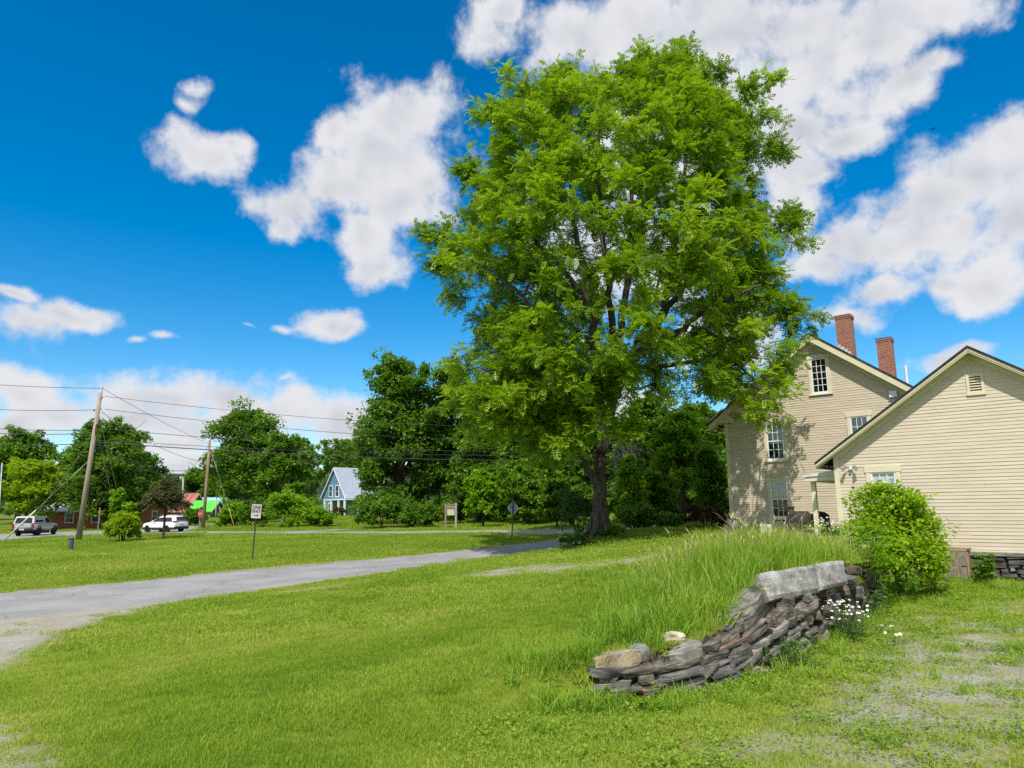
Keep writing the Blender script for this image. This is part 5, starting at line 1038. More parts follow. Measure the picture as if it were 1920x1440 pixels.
def slab(L4, Y4, th, seed, nm, label):
    """quarried slab: quad face from four corners, with thickness and a rough skin"""
    A4 = [at(x, y, Y_) for (x, y), Y_ in zip(L4, Y4)]; n = 14; m_ = 8; r = np.random.default_rng(seed); c = sum(A4)/4
    e1 = A4[1]-A4[0]; e2 = A4[3]-A4[0]; nb = np.cross(e1, e2); nb /= np.linalg.norm(nb); nb = nb if nb[1] > 0 else -nb; F_ = []; B_ = []
    for j in range(m_+1):
        for i in range(n+1):
            u, v = i/n, j/m_; p = (A4[0]*(1-u)+A4[1]*u)*(1-v)+(A4[3]*(1-u)+A4[2]*u)*v; ed = min(u, 1-u, v, 1-v)
            am = .02*(fbm(u*6+seed, v*4, seed, 4)-.5)*2; p = p+nb*(am+(.03 if ed < .01 else 0))+np.array([0, 0, 1])*(.035*(fbm(u*7, seed*1., 3, 3)-.5) if v in (0., 1.) else 0)+e1/np.linalg.norm(e1)*(.04*(fbm(v*5, seed*2., 3, 3)-.5) if u in (0., 1.) else 0)
            F_.append(p-c); B_.append(p+nb*th-c+np.array([0, 0, -.06*v]))
    k = len(F_); W_ = n+1; fs = []
    for j in range(m_):
        for i in range(n): a = j*W_+i; fs += [(a, a+1, a+W_+1, a+W_), (k+a, k+a+W_, k+a+W_+1, k+a+1)]
    for i in range(n): a, b = i, m_*W_+i; fs += [(a, k+a, k+a+1, a+1), (b, b+1, k+b+1, k+b)]
    for j in range(m_): a, b = j*W_, j*W_+n; fs += [(a, a+W_, k+a+W_, k+a), (b, k+b, k+b+W_, b+W_)]
    mb = MB(); mb.add(F_+B_, fs); return mb.build(nm, M_GRAN, None, loc=tuple(c), smooth=False, label=label, cat='stone')
slab([(1421, 1075), (1531, 1057), (1540, 1108), (1446, 1124)], (10.6, 11.75, 11.7, 10.5), .3, 1, 'granite_slab', 'long speckled granite slab capping the wall')
slab([(1533, 1058), (1584, 1050), (1593, 1094), (1541, 1106)], (11.8, 12.55, 12.5, 11.72), .3, 2, 'granite_slab', 'shorter granite slab butting the long slab on its right')
put_stone(1520, 1134, 62, 24, 2, 0, 311, None, .45, rnd=.3, name='flat_stone', dY=-.05, material=M_LICH, label='flat stone with orange lichen under the granite slabs', cat='stone')
# ------------------------------------------------------------------ plants near the wall
def shoots_leafy(name, label, base, n, hmin, hmax, spread, kind, lsize, per, r, leafL=None, cat='plant', group=None, pin=None, droop=.35, stemr=.006, lean=.5, wl_=.33):
    """many arching stems with leaves along them: shrubs and weeds seen close by"""
    root = empty(name, tuple(base), label=label, cat=cat, group=group); tubes = []; P = []; D = []; tn = []
    for i in range(n):
        a = r.uniform(0, 6.283); q = spread*.35*math.sqrt(r.uniform()); b = np.array([q*math.cos(a), q*math.sin(a), -.05]); h = r.uniform(hmin, hmax); out = spread*r.uniform(.1, 1.)*lean*(1.35-.6*h/hmax)
        a += r.normal(0, .5); e = b+np.array([math.cos(a)*out, math.sin(a)*out, h]); m_ = b+(e-b)*np.array([.35, .35, .6]); S_ = smooth_path([b, m_, e], 5); tubes.append((S_, np.linspace(stemr, stemr*.3, len(S_)), 4)); ct = r.uniform()
        for t in np.r_[r.uniform(.18, 1., per), [1., .97]]:
            k = min(len(S_)-2, int(t*(len(S_)-1))); p = S_[k]+(S_[k+1]-S_[k])*(t*(len(S_)-1)-k); an = r.uniform(0, 6.283); P.append(p); D.append((math.cos(an), math.sin(an), r.uniform(-.25, .5))); tn.append(.5*ct+.5*r.uniform())
    P = np.array(P); D = np.array(D); tn = np.array(tn)
    if pin: T = pinnate(pin, lsize, lsize*.10, droop)
    else: T = np.array([(0, 0, 0), (.42, wl_, .05), (1, 0, -.22), (.42, -wl_, .05)])*lsize
    V = place_leaves(T, P, D, r.uniform(.6, 1.3, len(P)), r, .4); k = len(T)//4; t_ = np.repeat(tn, k)
    link('stem', skeleton_mesh(tubes).mesh('stem', True), M_BARKD if stemr > .008 else M_STEM, root)
    link('foliage', np_mesh('foliage', V, np.arange(len(V)).reshape(-1, 4), {'tint': ('FACE', np.clip(t_, 0, 1))}), LEAF[kind], root); return root
M_STEM = mat('green_stem', (.11, .17, .04), .7, .2, var=.3, scale=20)
r5 = np.random.default_rng(77)
# big bright shrub before the wing: its own lobed crown over several stems
def big_shrub():
    b = stand(1690, 17.6); hh = float(at(1690, 912, 17.6)[2])-b[2]; k = 17.6/FPX
    def L(px, py, rx, rz, dy=0.): return ((px-1690)*k, dy, float(at(px, py, 17.6)[2])-b[2], rx*k, rx*k*.9, rz*k)
    lob = [L(1690, 1010, 62, 66), L(1655, 945, 40, 34), L(1700, 945, 38, 34, -.3), L(1630, 1000, 34, 44, -.2), L(1735, 990, 34, 40), L(1745, 1040, 26, 36, -.2), L(1690, 1050, 60, 44, -.4), L(1640, 1060, 36, 34, -.5), L(1740, 1075, 24, 24, -.2), L(1672, 925, 24, 18), L(1718, 960, 26, 26)]
    tree('box_elder_shrub', 'large bright green leafy shrub in front of the wing wall', b, lob, LEAF['lime'], 420, 27, .098, .035, cat='shrub', seed=90, stems=5, limb=True, spread=.56, shell=.62, crown='foliage')
big_shrub()
b_ = hit(1632, 1122); b_[1] = 15.9; b_[0] = (1632-960)/FPX*15.9*1.0; b_[2] = hz(b_[0], b_[1])
shoots_leafy('sumac_shrub', 'ferny sumac with long toothed leaves in front of the bright shrub', at(1618, 1120, 15.7)*np.array([1, 1, 0])+np.array([0, 0, .35]), 20, .7, 1.55, 1.1, 'light', .40, 5, r5, pin=6, cat='shrub', stemr=.010, droop=.45, lean=.75)
GW = 'weeds along the stone wall'
def weed(name, label, px, py, Y, n, h0, h1, sp, kind, ls, per, **k):
    p = at(px, py, Y); p[2] = min(p[2], hz(p[0], p[1])+.25) if k.pop('ground', True) else p[2]; return shoots_leafy(name, label, p, n, h0, h1, sp, kind, ls, per, r5, group=GW, **k)
weed('leafy_weed', 'leafy green weed at the foot of the wall below the tan block', 1230, 1340, 8.1, 40, .10, .30, .55, 'light', .055, 10)
weed('leafy_weed', 'leafy weed clump at the left foot of the wall end', 1125, 1338, 8.0, 34, .10, .28, .5, 'mid', .05, 10)
weed('leafy_weed', 'low weed growing out between the wall stones left of its middle', 1330, 1318, 8.75, 44, .08, .28, .6, 'mid', .05, 10)
weed('leafy_weed', 'grassy green weed hiding the lowest stones near the wall middle', 1395, 1305, 9.2, 44, .1, .34, .55, 'light', .05, 10)
weed('leafy_weed', 'small weed before the lowest stones between the two leafy clumps', 1180, 1338, 8.05, 30, .06, .2, .45, 'mid', .045, 10)
weed('yellow_weed', 'yellow flowering weed around the cream stone', 1250, 1225, 8.95, 40, .06, .22, .45, 'yellow', .035, 12, ground=False)
weed('leafy_weed', 'tall pale weed growing up the middle of the wall', 1465, 1262, 10.1, 60, .15, .55, .8, 'herb', .06, 14)
weed('leafy_weed', 'bright weed at the foot of the wall near the daisies', 1450, 1290, 9.7, 50, .08, .32, .7, 'yellow', .045, 10)
weed('leafy_weed', 'grey green weed between the daisies and the sumac', 1625, 1160, 14.6, 60, .2, .62, .75, 'herb', .07, 14)
weed('leafy_weed', 'bushy dark weed at the base of the bright shrub', 1690, 1112, 16.6, 46, .15, .5, .8, 'mid', .08, 12)
weed('leafy_weed', 'yellow green weeds between the shrub and the cellar hatch', 1745, 1108, 18.0, 60, .1, .42, 1.0, 'yellow', .07, 10)
weed('ivy_plant', 'dark green vine on the foundation right of the cellar hatch', 1848, 1085, 19.55, 60, .15, .75, .42, 'mid', .10, 12)
weed('leafy_weed', 'sprig of weed growing in the crack of the granite slabs', 1560, 1108, 12.6, 16, .08, .22, .3, 'light', .05, 8, ground=False)
weed('leafy_weed', 'weed tuft on the stones left of the large grey boulder', 1352, 1188, 10.0, 26, .05, .2, .4, 'light', .04, 10, ground=False)
def daisies(label, base, n, h0, h1, sp, r):
    """a patch of ox-eye daisies: stems with leaves, white rayed heads with yellow middles"""
    root = shoots_leafy('daisy_patch', label, base, n, h0*.5, h1*.8, sp, 'herb', .045, 12, r, cat='flowers', lean=.55)
    for i in range(n):
        pet = MB()
        a = r.uniform(0, 6.283); q = sp*math.sqrt(r.uniform())*.62; h = r.uniform(h0, h1); c = np.array([q*math.cos(a), q*math.sin(a)*.8, h]); tl = np.array([r.normal(0, .35)-.1, r.normal(0, .35)-.45, 1.]); tl /= np.linalg.norm(tl); u = np.cross(tl, [0, 1, .2]); u /= np.linalg.norm(u); v = np.cross(tl, u); rr = r.uniform(.022, .03)
        for k in range(11):
            t = 6.283*k/11; d = u*math.cos(t)+v*math.sin(t); w = (-u*math.sin(t)+v*math.cos(t))*rr*.22; pet.add([c+d*rr*.25+tl*.002, c+d*rr*.75+w, c+d*rr-tl*.003, c+d*rr*.75-w], [(0, 1, 2, 3)])
        pet.m = 1; pet.add([c+tl*.005]+[c+(u*math.cos(t)+v*math.sin(t))*rr*.34+tl*.003 for t in np.linspace(0, 6.283, 9)[:-1]], [(0, 1+i_, 1+(i_+1) % 8) for i_ in range(8)])
        pet.m = 2; pet.tube([c*np.array([.6, .6, 0]), c*np.array([.85, .85, .6]), c], .0025, 3, cap=False)
        pet.build('flower', [M_WHITE, M_DAISY, M_STEM], root, fix=False)
    return root
M_DAISY = mat('daisy_yellow', (.62, .42, .03), .8, .2)
p = at(1578, 1195, 12.2); p[2] = hz(p[0], p[1]); daisies('patch of white daisies in front of the stone wall', p, 85, .34, .72, .75, r5)
p = at(1552, 1000, 22.3); p[2] = hz(p[0], p[1]); daisies('second white daisy patch in the tall grass by the wing corner', p, 60, .4, .85, .95, r5)
for i_, (x_, y_, Y_, n_) in enumerate([(1640, 1200, 12.4, 5), (1668, 1220, 11.6, 4), (1330, 1010, 27, 6)]):
    p = at(x_, y_, Y_); p[2] = hz(p[0], p[1]); daisies(['few stray daisies right of the daisy patch', 'stray daisies out on the gravelly turf', 'few pale daisies near the covered grill'][i_], p, n_, .15, .3, .5, r5)
# clover and low weeds spread over the yard
def low_cover():
    x, y = rand_in(-.5, 17, 5., 20, 95); u = upper(x, y); k = (u < .02) & view_ok(x, y); x, y = x[k], y[k]; g, d, s = ground_masks(x, y)
    yd = poly_dist(G_YARD, x, y); pr = np.where(yd > -.5, sstep(.40, .72, fbm(x*.9, y*1.2, 131, 4)+.12*np.exp(-np.abs(yd)))*.36, .24); pr = np.where(g > .4, pr*.35, pr)
    wd = -sdist(WB, x, y); pr = np.maximum(pr, .75*np.exp(-np.abs(wd)/.8)); k = rng.uniform(0, 1, len(x)) < pr; x, y, g = x[k], y[k], g[k]; n = len(x)
    tp = []
    for sd in range(3):
        r = np.random.default_rng(sd+300); m_ = 46; a = r.uniform(0, 6.283, m_); q = .17*np.sqrt(r.uniform(0, 1, m_)); P = np.c_[q*np.cos(a), q*np.sin(a), r.uniform(.0, .055, m_)]; D = np.c_[np.cos(a+r.normal(0, .8, m_)), np.sin(a+r.normal(0, .8, m_)), r.uniform(-.1, .5, m_)]
        V = place_leaves(np.array([(0, 0, 0), (.45, .34, .05), (1, 0, 0), (.45, -.34, .05)]), P, D, r.uniform(.018, .04, m_), r, .4); me = np_mesh('w', V, np.arange(4*m_).reshape(-1, 4), {'tint': ('FACE', r.uniform(0, 1, m_))}); me.materials.append(M_WEED); tp.append(bpy.data.objects.new('w', me))
    rot = np.c_[np.zeros(n), np.zeros(n), rng.uniform(0, 6.283, n)]; sz = rng.uniform(.6, 1.4, n); tint = np.clip(.35+.7*(fbm(x*.8, y*.8, 137, 3)-.4)+rng.normal(0, .15, n), 0, 1)
    scatter('ground_cover', np.c_[x, y, H(x, y)], rot, np.c_[sz, sz, sz*rng.uniform(.7, 1.6, n)], tint, rng.integers(0, 3, n), tp, 'low clover and weeds over the gravelly yard')
    # taller tufts along the wall foot and yard
    x, y = rand_in(-.5, 15, 6, 20.5, 30); wd = -sdist(WB, x, y); k = (wd > -.05) & (wd < 3) & (rng.uniform(0, 1, len(x)) < .85*np.exp(-np.maximum(wd, 0)/.35)+.02) & (x > .2); x, y = x[k], y[k]
    x2, y2 = rand_in(12, 18, 17.5, 21, 30); k = (rng.uniform(0, 1, len(x2)) < .5) & (-sdist(WB, x2, y2) > 0); x = np.r_[x, x2[k]]; y = np.r_[y, y2[k]]; n = len(x)
    x3, y3 = rand_in(-.2, 1.1, 7.7, 9.2, 70); k3 = (sdist(WB, x3, y3) > -.5) & (sdist(WT, x3, y3) < .4) & (x3 < .85) & (rng.uniform(0, 1, len(x3)) < sstep(-.2, .7, x3)); x = np.r_[x, x3[k3]]; y = np.r_[y, y3[k3]]; n = len(x)
    scatter('grass_tufts', np.c_[x, y, H(x, y)-.01], np.c_[rng.normal(0, .12, n), rng.normal(0, .12, n), rng.uniform(0, 6.283, n)], np.c_[np.ones(n), np.ones(n), rng.uniform(.14, .36, n)], np.clip(.35+rng.normal(0, .2, n), 0, 1), rng.integers(0, 4, n), tall_t, 'grass tufts at the foot of the wall and foundation')
low_cover()
# dead grey twigs hanging in the wood edge
dt = []; rr_ = np.random.default_rng(4); c0 = at(1168, 838, 44)
for i in range(70):
    a = c0+rr_.normal(0, .35, 3); e = a+np.array([rr_.normal(.35, .8), rr_.normal(0, .5), -rr_.uniform(.5, 2.4)]); m_ = (a+e)/2+np.array([rr_.normal(.1, .2), 0, rr_.uniform(.1, .5)]); dt.append((smooth_path([a-c0, m_-c0, e-c0], 3), np.linspace(.018, .006, 7), 3))
dt.append((smooth_path([np.array(stand(1172, 44))-c0, np.array([.1, 0, -2.]), np.array([0, 0, .2])], 4), np.linspace(.09, .03, 9), 7))
link('dead_branch', skeleton_mesh(dt).mesh('dead_branch', True), mat('grey_dead_wood', (.24, .22, .19), .9, .1, var=.3), None, loc=tuple(c0), label='drooping dead grey twigs on a bare stem right of the big trunk', cat='dead tree')
# ------------------------------------------------------------------ signs, poles, wires
M_POLE = mat('weathered_pole_wood', (.36, .30, .235), .85, .2, var=.2, scale=3, stretch=(6, 6, .5), col2=(.27, .22, .17), bump=.4, bscale=20)
M_POLE2 = mat('brown_pole_wood', (.31, .215, .135), .85, .2, var=.2, scale=3, stretch=(6, 6, .5), bump=.4, bscale=20)
M_GREYW = mat('grey_pole_wood', (.40, .38, .34), .85, .2, var=.2, scale=3, stretch=(6, 6, .5))
M_BLACK = mat('black_paint', (.018, .018, .02), .5, .3, var=.2)
M_STEELP = mat('dull_steel_post', (.055, .06, .05), .6, .4, .3, var=.3, scale=8)
M_SIGNW = mat('sign_white', (.46, .455, .45), .45, .4, var=.05, scale=3)
M_SIGNB = mat('sign_back_aluminium', (.60, .60, .60), .5, .4, .1, var=.08, scale=4)
M_RED = mat('sign_red', (.46, .022, .028), .4, .4, var=.06, scale=4)
M_YEL = mat('yellow_plastic', (.62, .43, .03), .5, .4, var=.1, scale=4)
M_WIRE = mat('dark_cable', (.045, .045, .05), .6, .3)
M_WIREL = mat('pale_guy_steel', (.42, .42, .42), .4, .5, .5)
def text_mesh(txt, size, sx=1., bold=0.):
    cu = bpy.data.curves.new('t', 'FONT'); cu.body = txt; cu.size = size; cu.align_x = 'CENTER'; cu.align_y = 'CENTER'; cu.offset = bold; cu.extrude = .0015; cu.resolution_u = 3
    o = bpy.data.objects.new('t', cu); C.objects.link(o); bpy.context.view_layer.update(); dg = bpy.context.evaluated_depsgraph_get(); me = bpy.data.meshes.new_from_object(o.evaluated_get(dg)); bpy.data.objects.remove(o); bpy.data.curves.remove(cu)
    me.transform(Matrix(((sx, 0, 0, 0), (0, 0, -1, 0), (0, 1, 0, 0), (0, 0, 0, 1)))); return me
def lean_post(px, pyb, pyt, pxt, Y=None):
    b = hit(px, pyb) if Y is None else at(px, pyb, Y); t = at(pxt, pyt, b[1]); return b, t
# ONE WAY sign: faces the camera
b, t = lean_post(473, 1049, 946, 482.5); ax = (t-b); 
ow = empty('one_way_sign', tuple(b), 0, label='ONE WAY sign with right arrow on a dark steel post in the lawn', cat='road sign')
L_ = np.linalg.norm(ax); ud = ax/L_
pm = MB(); pm.tube([-ud*.2, ud*(L_-.05)], .032, 6); pm.build('post', M_STEELP, ow)
q = t-b; sgw, sgh = .46, .61; scy = q-ud*(sgh/2-.01)
tilt = math.atan2(ud[0], ud[2])
def panel(poly, th, m, par, name, loc, ry, rz=0., **k):
    o = MB().prism(poly, -th/2, th/2).build(name, m, par, **k); o.location = tuple(loc); o.rotation_euler = (0, ry, rz); return o
def rrect(w_, h_, r_, n=5):
    out = []
    for cx, cz, a0 in ((w_/2-r_, h_/2-r_, 0), (-w_/2+r_, h_/2-r_, 90), (-w_/2+r_, -h_/2+r_, 180), (w_/2-r_, -h_/2+r_, 270)):
        for k in range(n+1): a = R_(a0+90*k/n); out.append((cx+r_*math.cos(a), cz+r_*math.sin(a)))
    return out
pl = panel(rrect(sgw, sgh, .03), .006, M_SIGNW, ow, 'sign_panel', scy+np.array([0, -.045, 0]), tilt, R_(-8))
lt = MB(); 
for txt, dz in (('ONE', .165), ('WAY', -.015)):
    o = link('lettering', text_mesh(txt, .215, .86, .006), M_BLACK, pl); o.location = (0, -.0055, dz)
ar = MB(); ar.prism([(-.13, -.165), (.05, -.165), (.05, -.135), (.14, -.18), (.05, -.225), (.05, -.195), (-.13, -.195)], -.007, -.004); ar.build('arrow', M_BLACK, pl)
# diamond warning sign, seen from behind
b, t = lean_post(959.5, 1011.5, 937.5, 963); q = t-b; dg = empty('diamond_sign', tuple(b), 0, label='grey back of a diamond shaped road sign on a brown post', cat='road sign')
ud = q/np.linalg.norm(q); MB().tube([-ud*.2, q*.985], .035, 6).build('post', mat('rusty_post', (.13, .09, .06), .7, .3, .2, var=.3, scale=6), dg)
hd = 31.*b[1]/FPX/2; wd_ = .425; pn = panel([(0, hd), (-hd, 0), (0, -hd), (hd, 0)], .006, M_SIGNB, dg, 'sign_panel', q-ud*hd*.98+np.array([0, .05, 0]), math.atan2(ud[0], ud[2]), R_(45))
# thin dark post by the tree
b, t = lean_post(1054.5, 1009, 972, 1055.2); MB_ = empty('thin_post', tuple(b), label='thin dark sign post at the road side left of the big trunk', cat='post'); MB().tube([(0, 0, -.2), tuple(t-b)], .028, 6).build('post', M_STEELP, MB_); panel(rrect(.10, .34, .02), .006, M_STEELP, MB_, 'marker_plate', (t-b)+np.array([0, .03, -.15]), 0, R_(80))
def stop_sign(px, pyb, pyt, pxt, ang, label, Y=None, pm=M_WIREL, pyc=None, front=True):
    b, t = lean_post(px, pyb, pyt, pxt, Y); q = t-b; s = empty('stop_sign', tuple(b), 0, label=label, cat='road sign', group='stop signs on the main road'); MB().tube([(0, 0, -.2), tuple(q*.98)], .036, 6).build('post', pm, s)
    R8 = .41; oc = [(R8*math.cos(R_(22.5+45*k)), R8*math.sin(R_(22.5+45*k))) for k in range(8)]; pw = panel([(x*1.0, z) for x, z in oc], .006, M_SIGNW, s, 'sign_panel', q+np.array([0, -.05, -R8]), 0, ang)
    MB().prism([(x*.94, z*.94) for x, z in oc], -.0065, -.0035).build('red_face', M_RED, pw); o = link('lettering', text_mesh('STOP', .30, .82, .006), M_SIGNW, pw); o.location = (0, -.0085, 0); return s
stop_sign(182, 1004, 951, 188, R_(-52), 'stop sign on a pale post near the leaning utility pole')
stop_sign(372, 990.5, 956.5, 377.5, R_(-10), 'far stop sign in front of the second utility pole')
# notice board
b = hit(845, 990.5); Yn = b[1]; k_ = Yn/FPX; nb_ = empty('notice_board', tuple(b), R_(20), label='weathered wooden notice board frame with a cream poster', cat='notice board')
hh = 46*k_; hw_ = 9.2*k_/math.cos(R_(20)); M_WB = mat('grey_brown_timber', (.26, .21, .165), .85, .2, var=.25, scale=4, stretch=(6, 6, 1))
for sx_ in (-1, 1): MB().box(sx_*hw_-.07, sx_*hw_+.07, -.07, .07, -.3, hh*(.98 if sx_ < 0 else 1.0)).build('post', M_WB if sx_ < 0 else M_GREYW, nb_, bevel=.01)
MB().box(-hw_+.072, hw_-.072, -.05, .05, hh*.90, hh*.965).box(-hw_+.072, hw_-.072, -.045, .045, hh*.77, hh*.83).build('crossbar', M_WB, nb_, bevel=.006); pb_ = MB().box(-hw_+.10, hw_-.10, -.03, .03, hh*.50, hh*.765).build('board', M_WB, nb_); MB().box(-hw_+.13, hw_-.13, -.036, -.031, hh*.515, hh*.75).build('poster', mat('cream_poster', (.62, .56, .40), .7, .2, var=.1, scale=5), pb_)
MB().box(-hw_+.073, hw_-.073, -.02, .02, hh*.835, hh*.895).build('header_board', mat('pale_header', (.42, .36, .27), .8, .2, var=.15, scale=4), nb_)
# blue capped marker post
b, t = lean_post(131, 1032.5, 1008.5, 132.5); q = t-b; w_ = .11; bp = empty('marker_post', tuple(b), R_(10), label='short brown and blue utility marker post on the lawn', cat='marker post')
MB().prism([(-.10, -.1), (.02, -.1), (.02, q[2]*.9), (-.10, q[2]*.9)], -.07, .07).build('brown_side', mat('rust_brown', (.20, .10, .05), .7, .2, var=.2, scale=5), bp); MB().box(.022, .13, -.07, .07, -.1, q[2]*.9).build('blue_side', mat('blue_plastic', (.02, .055, .19), .5, .4, var=.1), bp); MB().box(-.13, .16, -.10, .10, q[2]*.9, q[2]).build('cap', mat('blue_cap', (.025, .11, .27), .5, .4, var=.1), bp, bevel=.02)
# utility poles
def pole(px, pyb, pxt, pyt, Y, r0, r1, m, label, parts=()):
    b = hit(px, pyb) if Y is None else at(px, pyb, Y); t = at(pxt, pyt, b[1]); p = empty('utility_pole', tuple(b), label=label, cat='utility pole', group='utility poles'); q = t-b
    MB().tube([-q*.03, q*.5, q], [r0, (r0+r1)/2, r1], 14).build('pole', m, p, smooth=True); return p, b, t
pA, bA, tA = pole(147, 1013.5, 188.5, 736, None, .20, .13, M_POLE, 'tall leaning grey utility pole nearest the main road')
qa = tA-bA; ua = qa/np.linalg.norm(qa)
MB().tube([qa-ua*.3+np.array([.10, -.02, 0]), qa+ua*.42+np.array([.12, -.02, 0])], .03, 6).build('top_pin', M_GREYW, pA)
for f, sgn in ((.965, 1), (.885, 1), (.875, -1), (.80, -1)):
    c = qa*f; MB().lathe([(.0, -.10), (.05, -.08), (.035, -.04), (.06, 0), (.035, .04), (.05, .08), (0, .1)], tuple(c+np.array([.22*sgn, -.08, 0])), 10).build('insulator', mat('porcelain', (.28, .26, .25), .2, .6), pA); MB().tube([c, c+np.array([.22*sgn, -.08, 0])], .02, 6).build('bracket', M_METAL, pA)
lp = MB(); cc = qa*.74
for k in range(3): lp.tube([cc+np.array([.17+.05*math.cos(t)+.02*k, -.14-.02*k, .42*math.sin(t)]) for t in np.linspace(0, 6.283, 14)], .022, 5)
lp.build('cable_loop', M_BLACK, pA)
pB, bB, tB = pole(380.5, 991, 393.5, 825, None, .20, .14, M_POLE2, 'brown utility pole beside the far stop sign')
pC, bC, tC = pole(341, 972, 344, 886, 112, .16, .12, M_GREYW, 'slim grey utility pole before the red roofed barn')
tt = MB().lathe([(0, -.45), (.2, -.42), (.22, 0), (.2, .42), (0, .45)], tuple((tC-bC)*.86+np.array([-.35, 0, 0])), 12).build('transformer', M_METAL, pC, smooth=True)
pD, bD, tD = pole(404, 975, 406, 930, 118, .12, .10, M_GREYW, 'short pale utility pole near the pale blue roof')
# wires: each its own thing, sagging between real end points
wn_ = [0]
def wire(a, b, sag, r, label, m=None, n=40):
    a = np.array(a, float); b = np.array(b, float); t = np.linspace(0, 1, n); P = a[None]*(1-t[:, None])+b[None]*t[:, None]; P[:, 2] -= sag*4*t*(1-t)
    MB().tube([tuple(p-a) for p in P], r, 5).build('power_line', m or M_WIRE, None, smooth=True, loc=tuple(a), label=label, cat='power line', group='overhead power lines')
YA = bA[1]; PA = lambda px, py: at(px, py, YA)
FL = lambda py, Y: at(-260, py, Y); FR = lambda px, py, Y: at(px, py, Y)
wire(PA(190, 728), FL(697, 44), .25, .018, 'topmost wire running left from the leaning pole tip')
wire(PA(186, 768), FL(745, 44), .35, .018, 'second wire running left from the leaning pole')
wire(PA(180, 806), FL(778, 45), .35, .020, 'third wire running left from the leaning pole, past the dark maple top')
wire(PA(176, 812), FL(787, 45), .4, .024, 'fourth thick wire running left just under the third one')
wire(PA(170, 832), FL(815, 46), .3, .028, 'lowest thick cable running left from the leaning pole')
wire(PA(196, 743), FR(1260, 800, 62), .9, .016, 'topmost long wire from the leaning pole across the trees to the right')
wire(PA(196, 767), FR(1260, 826, 62), .9, .018, 'second long wire from the leaning pole to the right, under the topmost')
wire(PA(186, 803), FR(1260, 846, 62), .7, .020, 'third long wire from the leaning pole, crossing the broad green tree')
wire(PA(184, 825), FR(1260, 852, 62), .5, .018, 'fourth long wire from the leaning pole, above the thick cable')
wire(PA(182, 829), FR(1260, 860, 62), .6, .034, 'thick lowest cable from the leaning pole across to the dark wood')
wire(PA(192, 728), at(392, 832, bB[1]), .2, .016, 'slanting wire from the leaning pole tip down to the brown pole')
wire(PA(190, 772), at(388, 866, bB[1]), .7, .018, 'slanting middle wire from the leaning pole to the brown pole')
wire(PA(186, 832), at(386, 872, bB[1]), 1.2, .024, 'sagging cable from the leaning pole to the brown pole')
wire(PA(186, 840), at(384, 880, bB[1]), 1.2, .024, 'lowest sagging cable from the leaning pole to the brown pole')
wire(at(389, 838, bB[1]), at(344, 890, bC[1]), .5, .018, 'short wire from the brown pole to the slim grey pole')
wire(at(388, 858, bB[1]), FR(1260, 842, 66), .8, .018, 'long low wire from the brown pole along the tree tops to the right')
wire(PA(183, 812), hit(226, 1001), 0, .016, 'inner steel guy wire right of the leaning pole', M_WIREL, 4)
wire(PA(187, 785), hit(240, 1004), 0, .016, 'outer steel guy wire right of the leaning pole, ending in the lawn bush', M_WIREL, 4)
gl = hit(3, 1017); wire(PA(164, 866), gl+(PA(164, 866)-gl)*.02, 0, .016, 'guy wire left of the leaning pole with a yellow guard', M_WIREL, 4)
wire(PA(168, 830), hit(40, 1004)+np.array([0, 0, .1]), 0, .014, 'second guy wire left of the leaning pole', M_WIREL, 4)
def guard(a, d, L, label):
    d = d/np.linalg.norm(d); a = np.array(a); MB().tube([(0, 0, 0), tuple(d*L*.5), tuple(d*L)], .05, 8).build('guy_guard', M_YEL if 'pale' not in label else mat('pale_guard', (.66, .62, .42), .5, .3), None, smooth=True, loc=tuple(a), label=label, cat='guy guard', group='guy wire guards')
guard(gl, PA(164, 866)-gl, 3.0, 'pale yellow guy wire guard crossing in front of the pickup')
for (x0, y0, x1, y1, nm) in ((440, 990, 429, 953, 'outer yellow guy wire guard in the verge shrubs'), (416, 982, 412, 951, 'inner yellow guy wire guard in the verge shrubs')):
    g0 = hit(x0, y0); g1 = at(x1, y1, g0[1]+.5); guard(g0, g1-g0, np.linalg.norm(g1-g0), nm); wire(at(392.5, 836, bB[1]), g0+np.array([0, 0, .05]), 0, .014, nm.replace('yellow guy wire guard', 'guy wire of the brown pole').replace('in the', 'down to the'), M_WIREL, 4)
# flag at the left edge
fp = at(-3, 985, 80); fp[2] = hz(fp[0], fp[1]); ft = at(4, 868, 80); fl_ = empty('flagpole', tuple(fp), label='white flagpole with a drooping red and blue flag at the left edge', cat='flagpole'); q = ft-fp; MB().tube([(0, 0, 0), tuple(q)], .05, 8).build('pole', M_WHITE, fl_); 
g_ = MB(); n_ = 8
vs = []
for i in range(n_+1):
    for j in range(7): vs.append((q[0]-.05-.42*(j/6)*(1-.25*i/n_)+.05*math.sin(j*2.1+i*.7), q[1]+.12*math.sin(j*1.9+i*.4), q[2]-.15-1.9*i/n_-.25*j/6))
g_.add(vs, [(i*7+j, i*7+j+1, (i+1)*7+j+1, (i+1)*7+j) for i in range(n_) for j in range(6)])
def flag_mat():
    m, t, out = new_mat('flag_cloth'); sp = t.new('ShaderNodeSeparateXYZ', inp={0: t.new('ShaderNodeTexCoord').outputs['Generated']}); st = t.math('GREATER_THAN', t.math('FRACT', t.math('MULTIPLY', sp.outputs[0], 3.5)), .5); c = t.mix(st, (.45, .03, .04), (.6, .58, .56)); c = t.mix(t.math('GREATER_THAN', sp.outputs[2], .55), c, (.03, .05, .22)); b = t.new('ShaderNodeBsdfPrincipled', inp={'Base Color': c, 'Roughness': .9}); t.l.new(b.outputs[0], out.inputs[0]); return m
g_.build('flag', flag_mat(), fl_, smooth=True, fix=False)
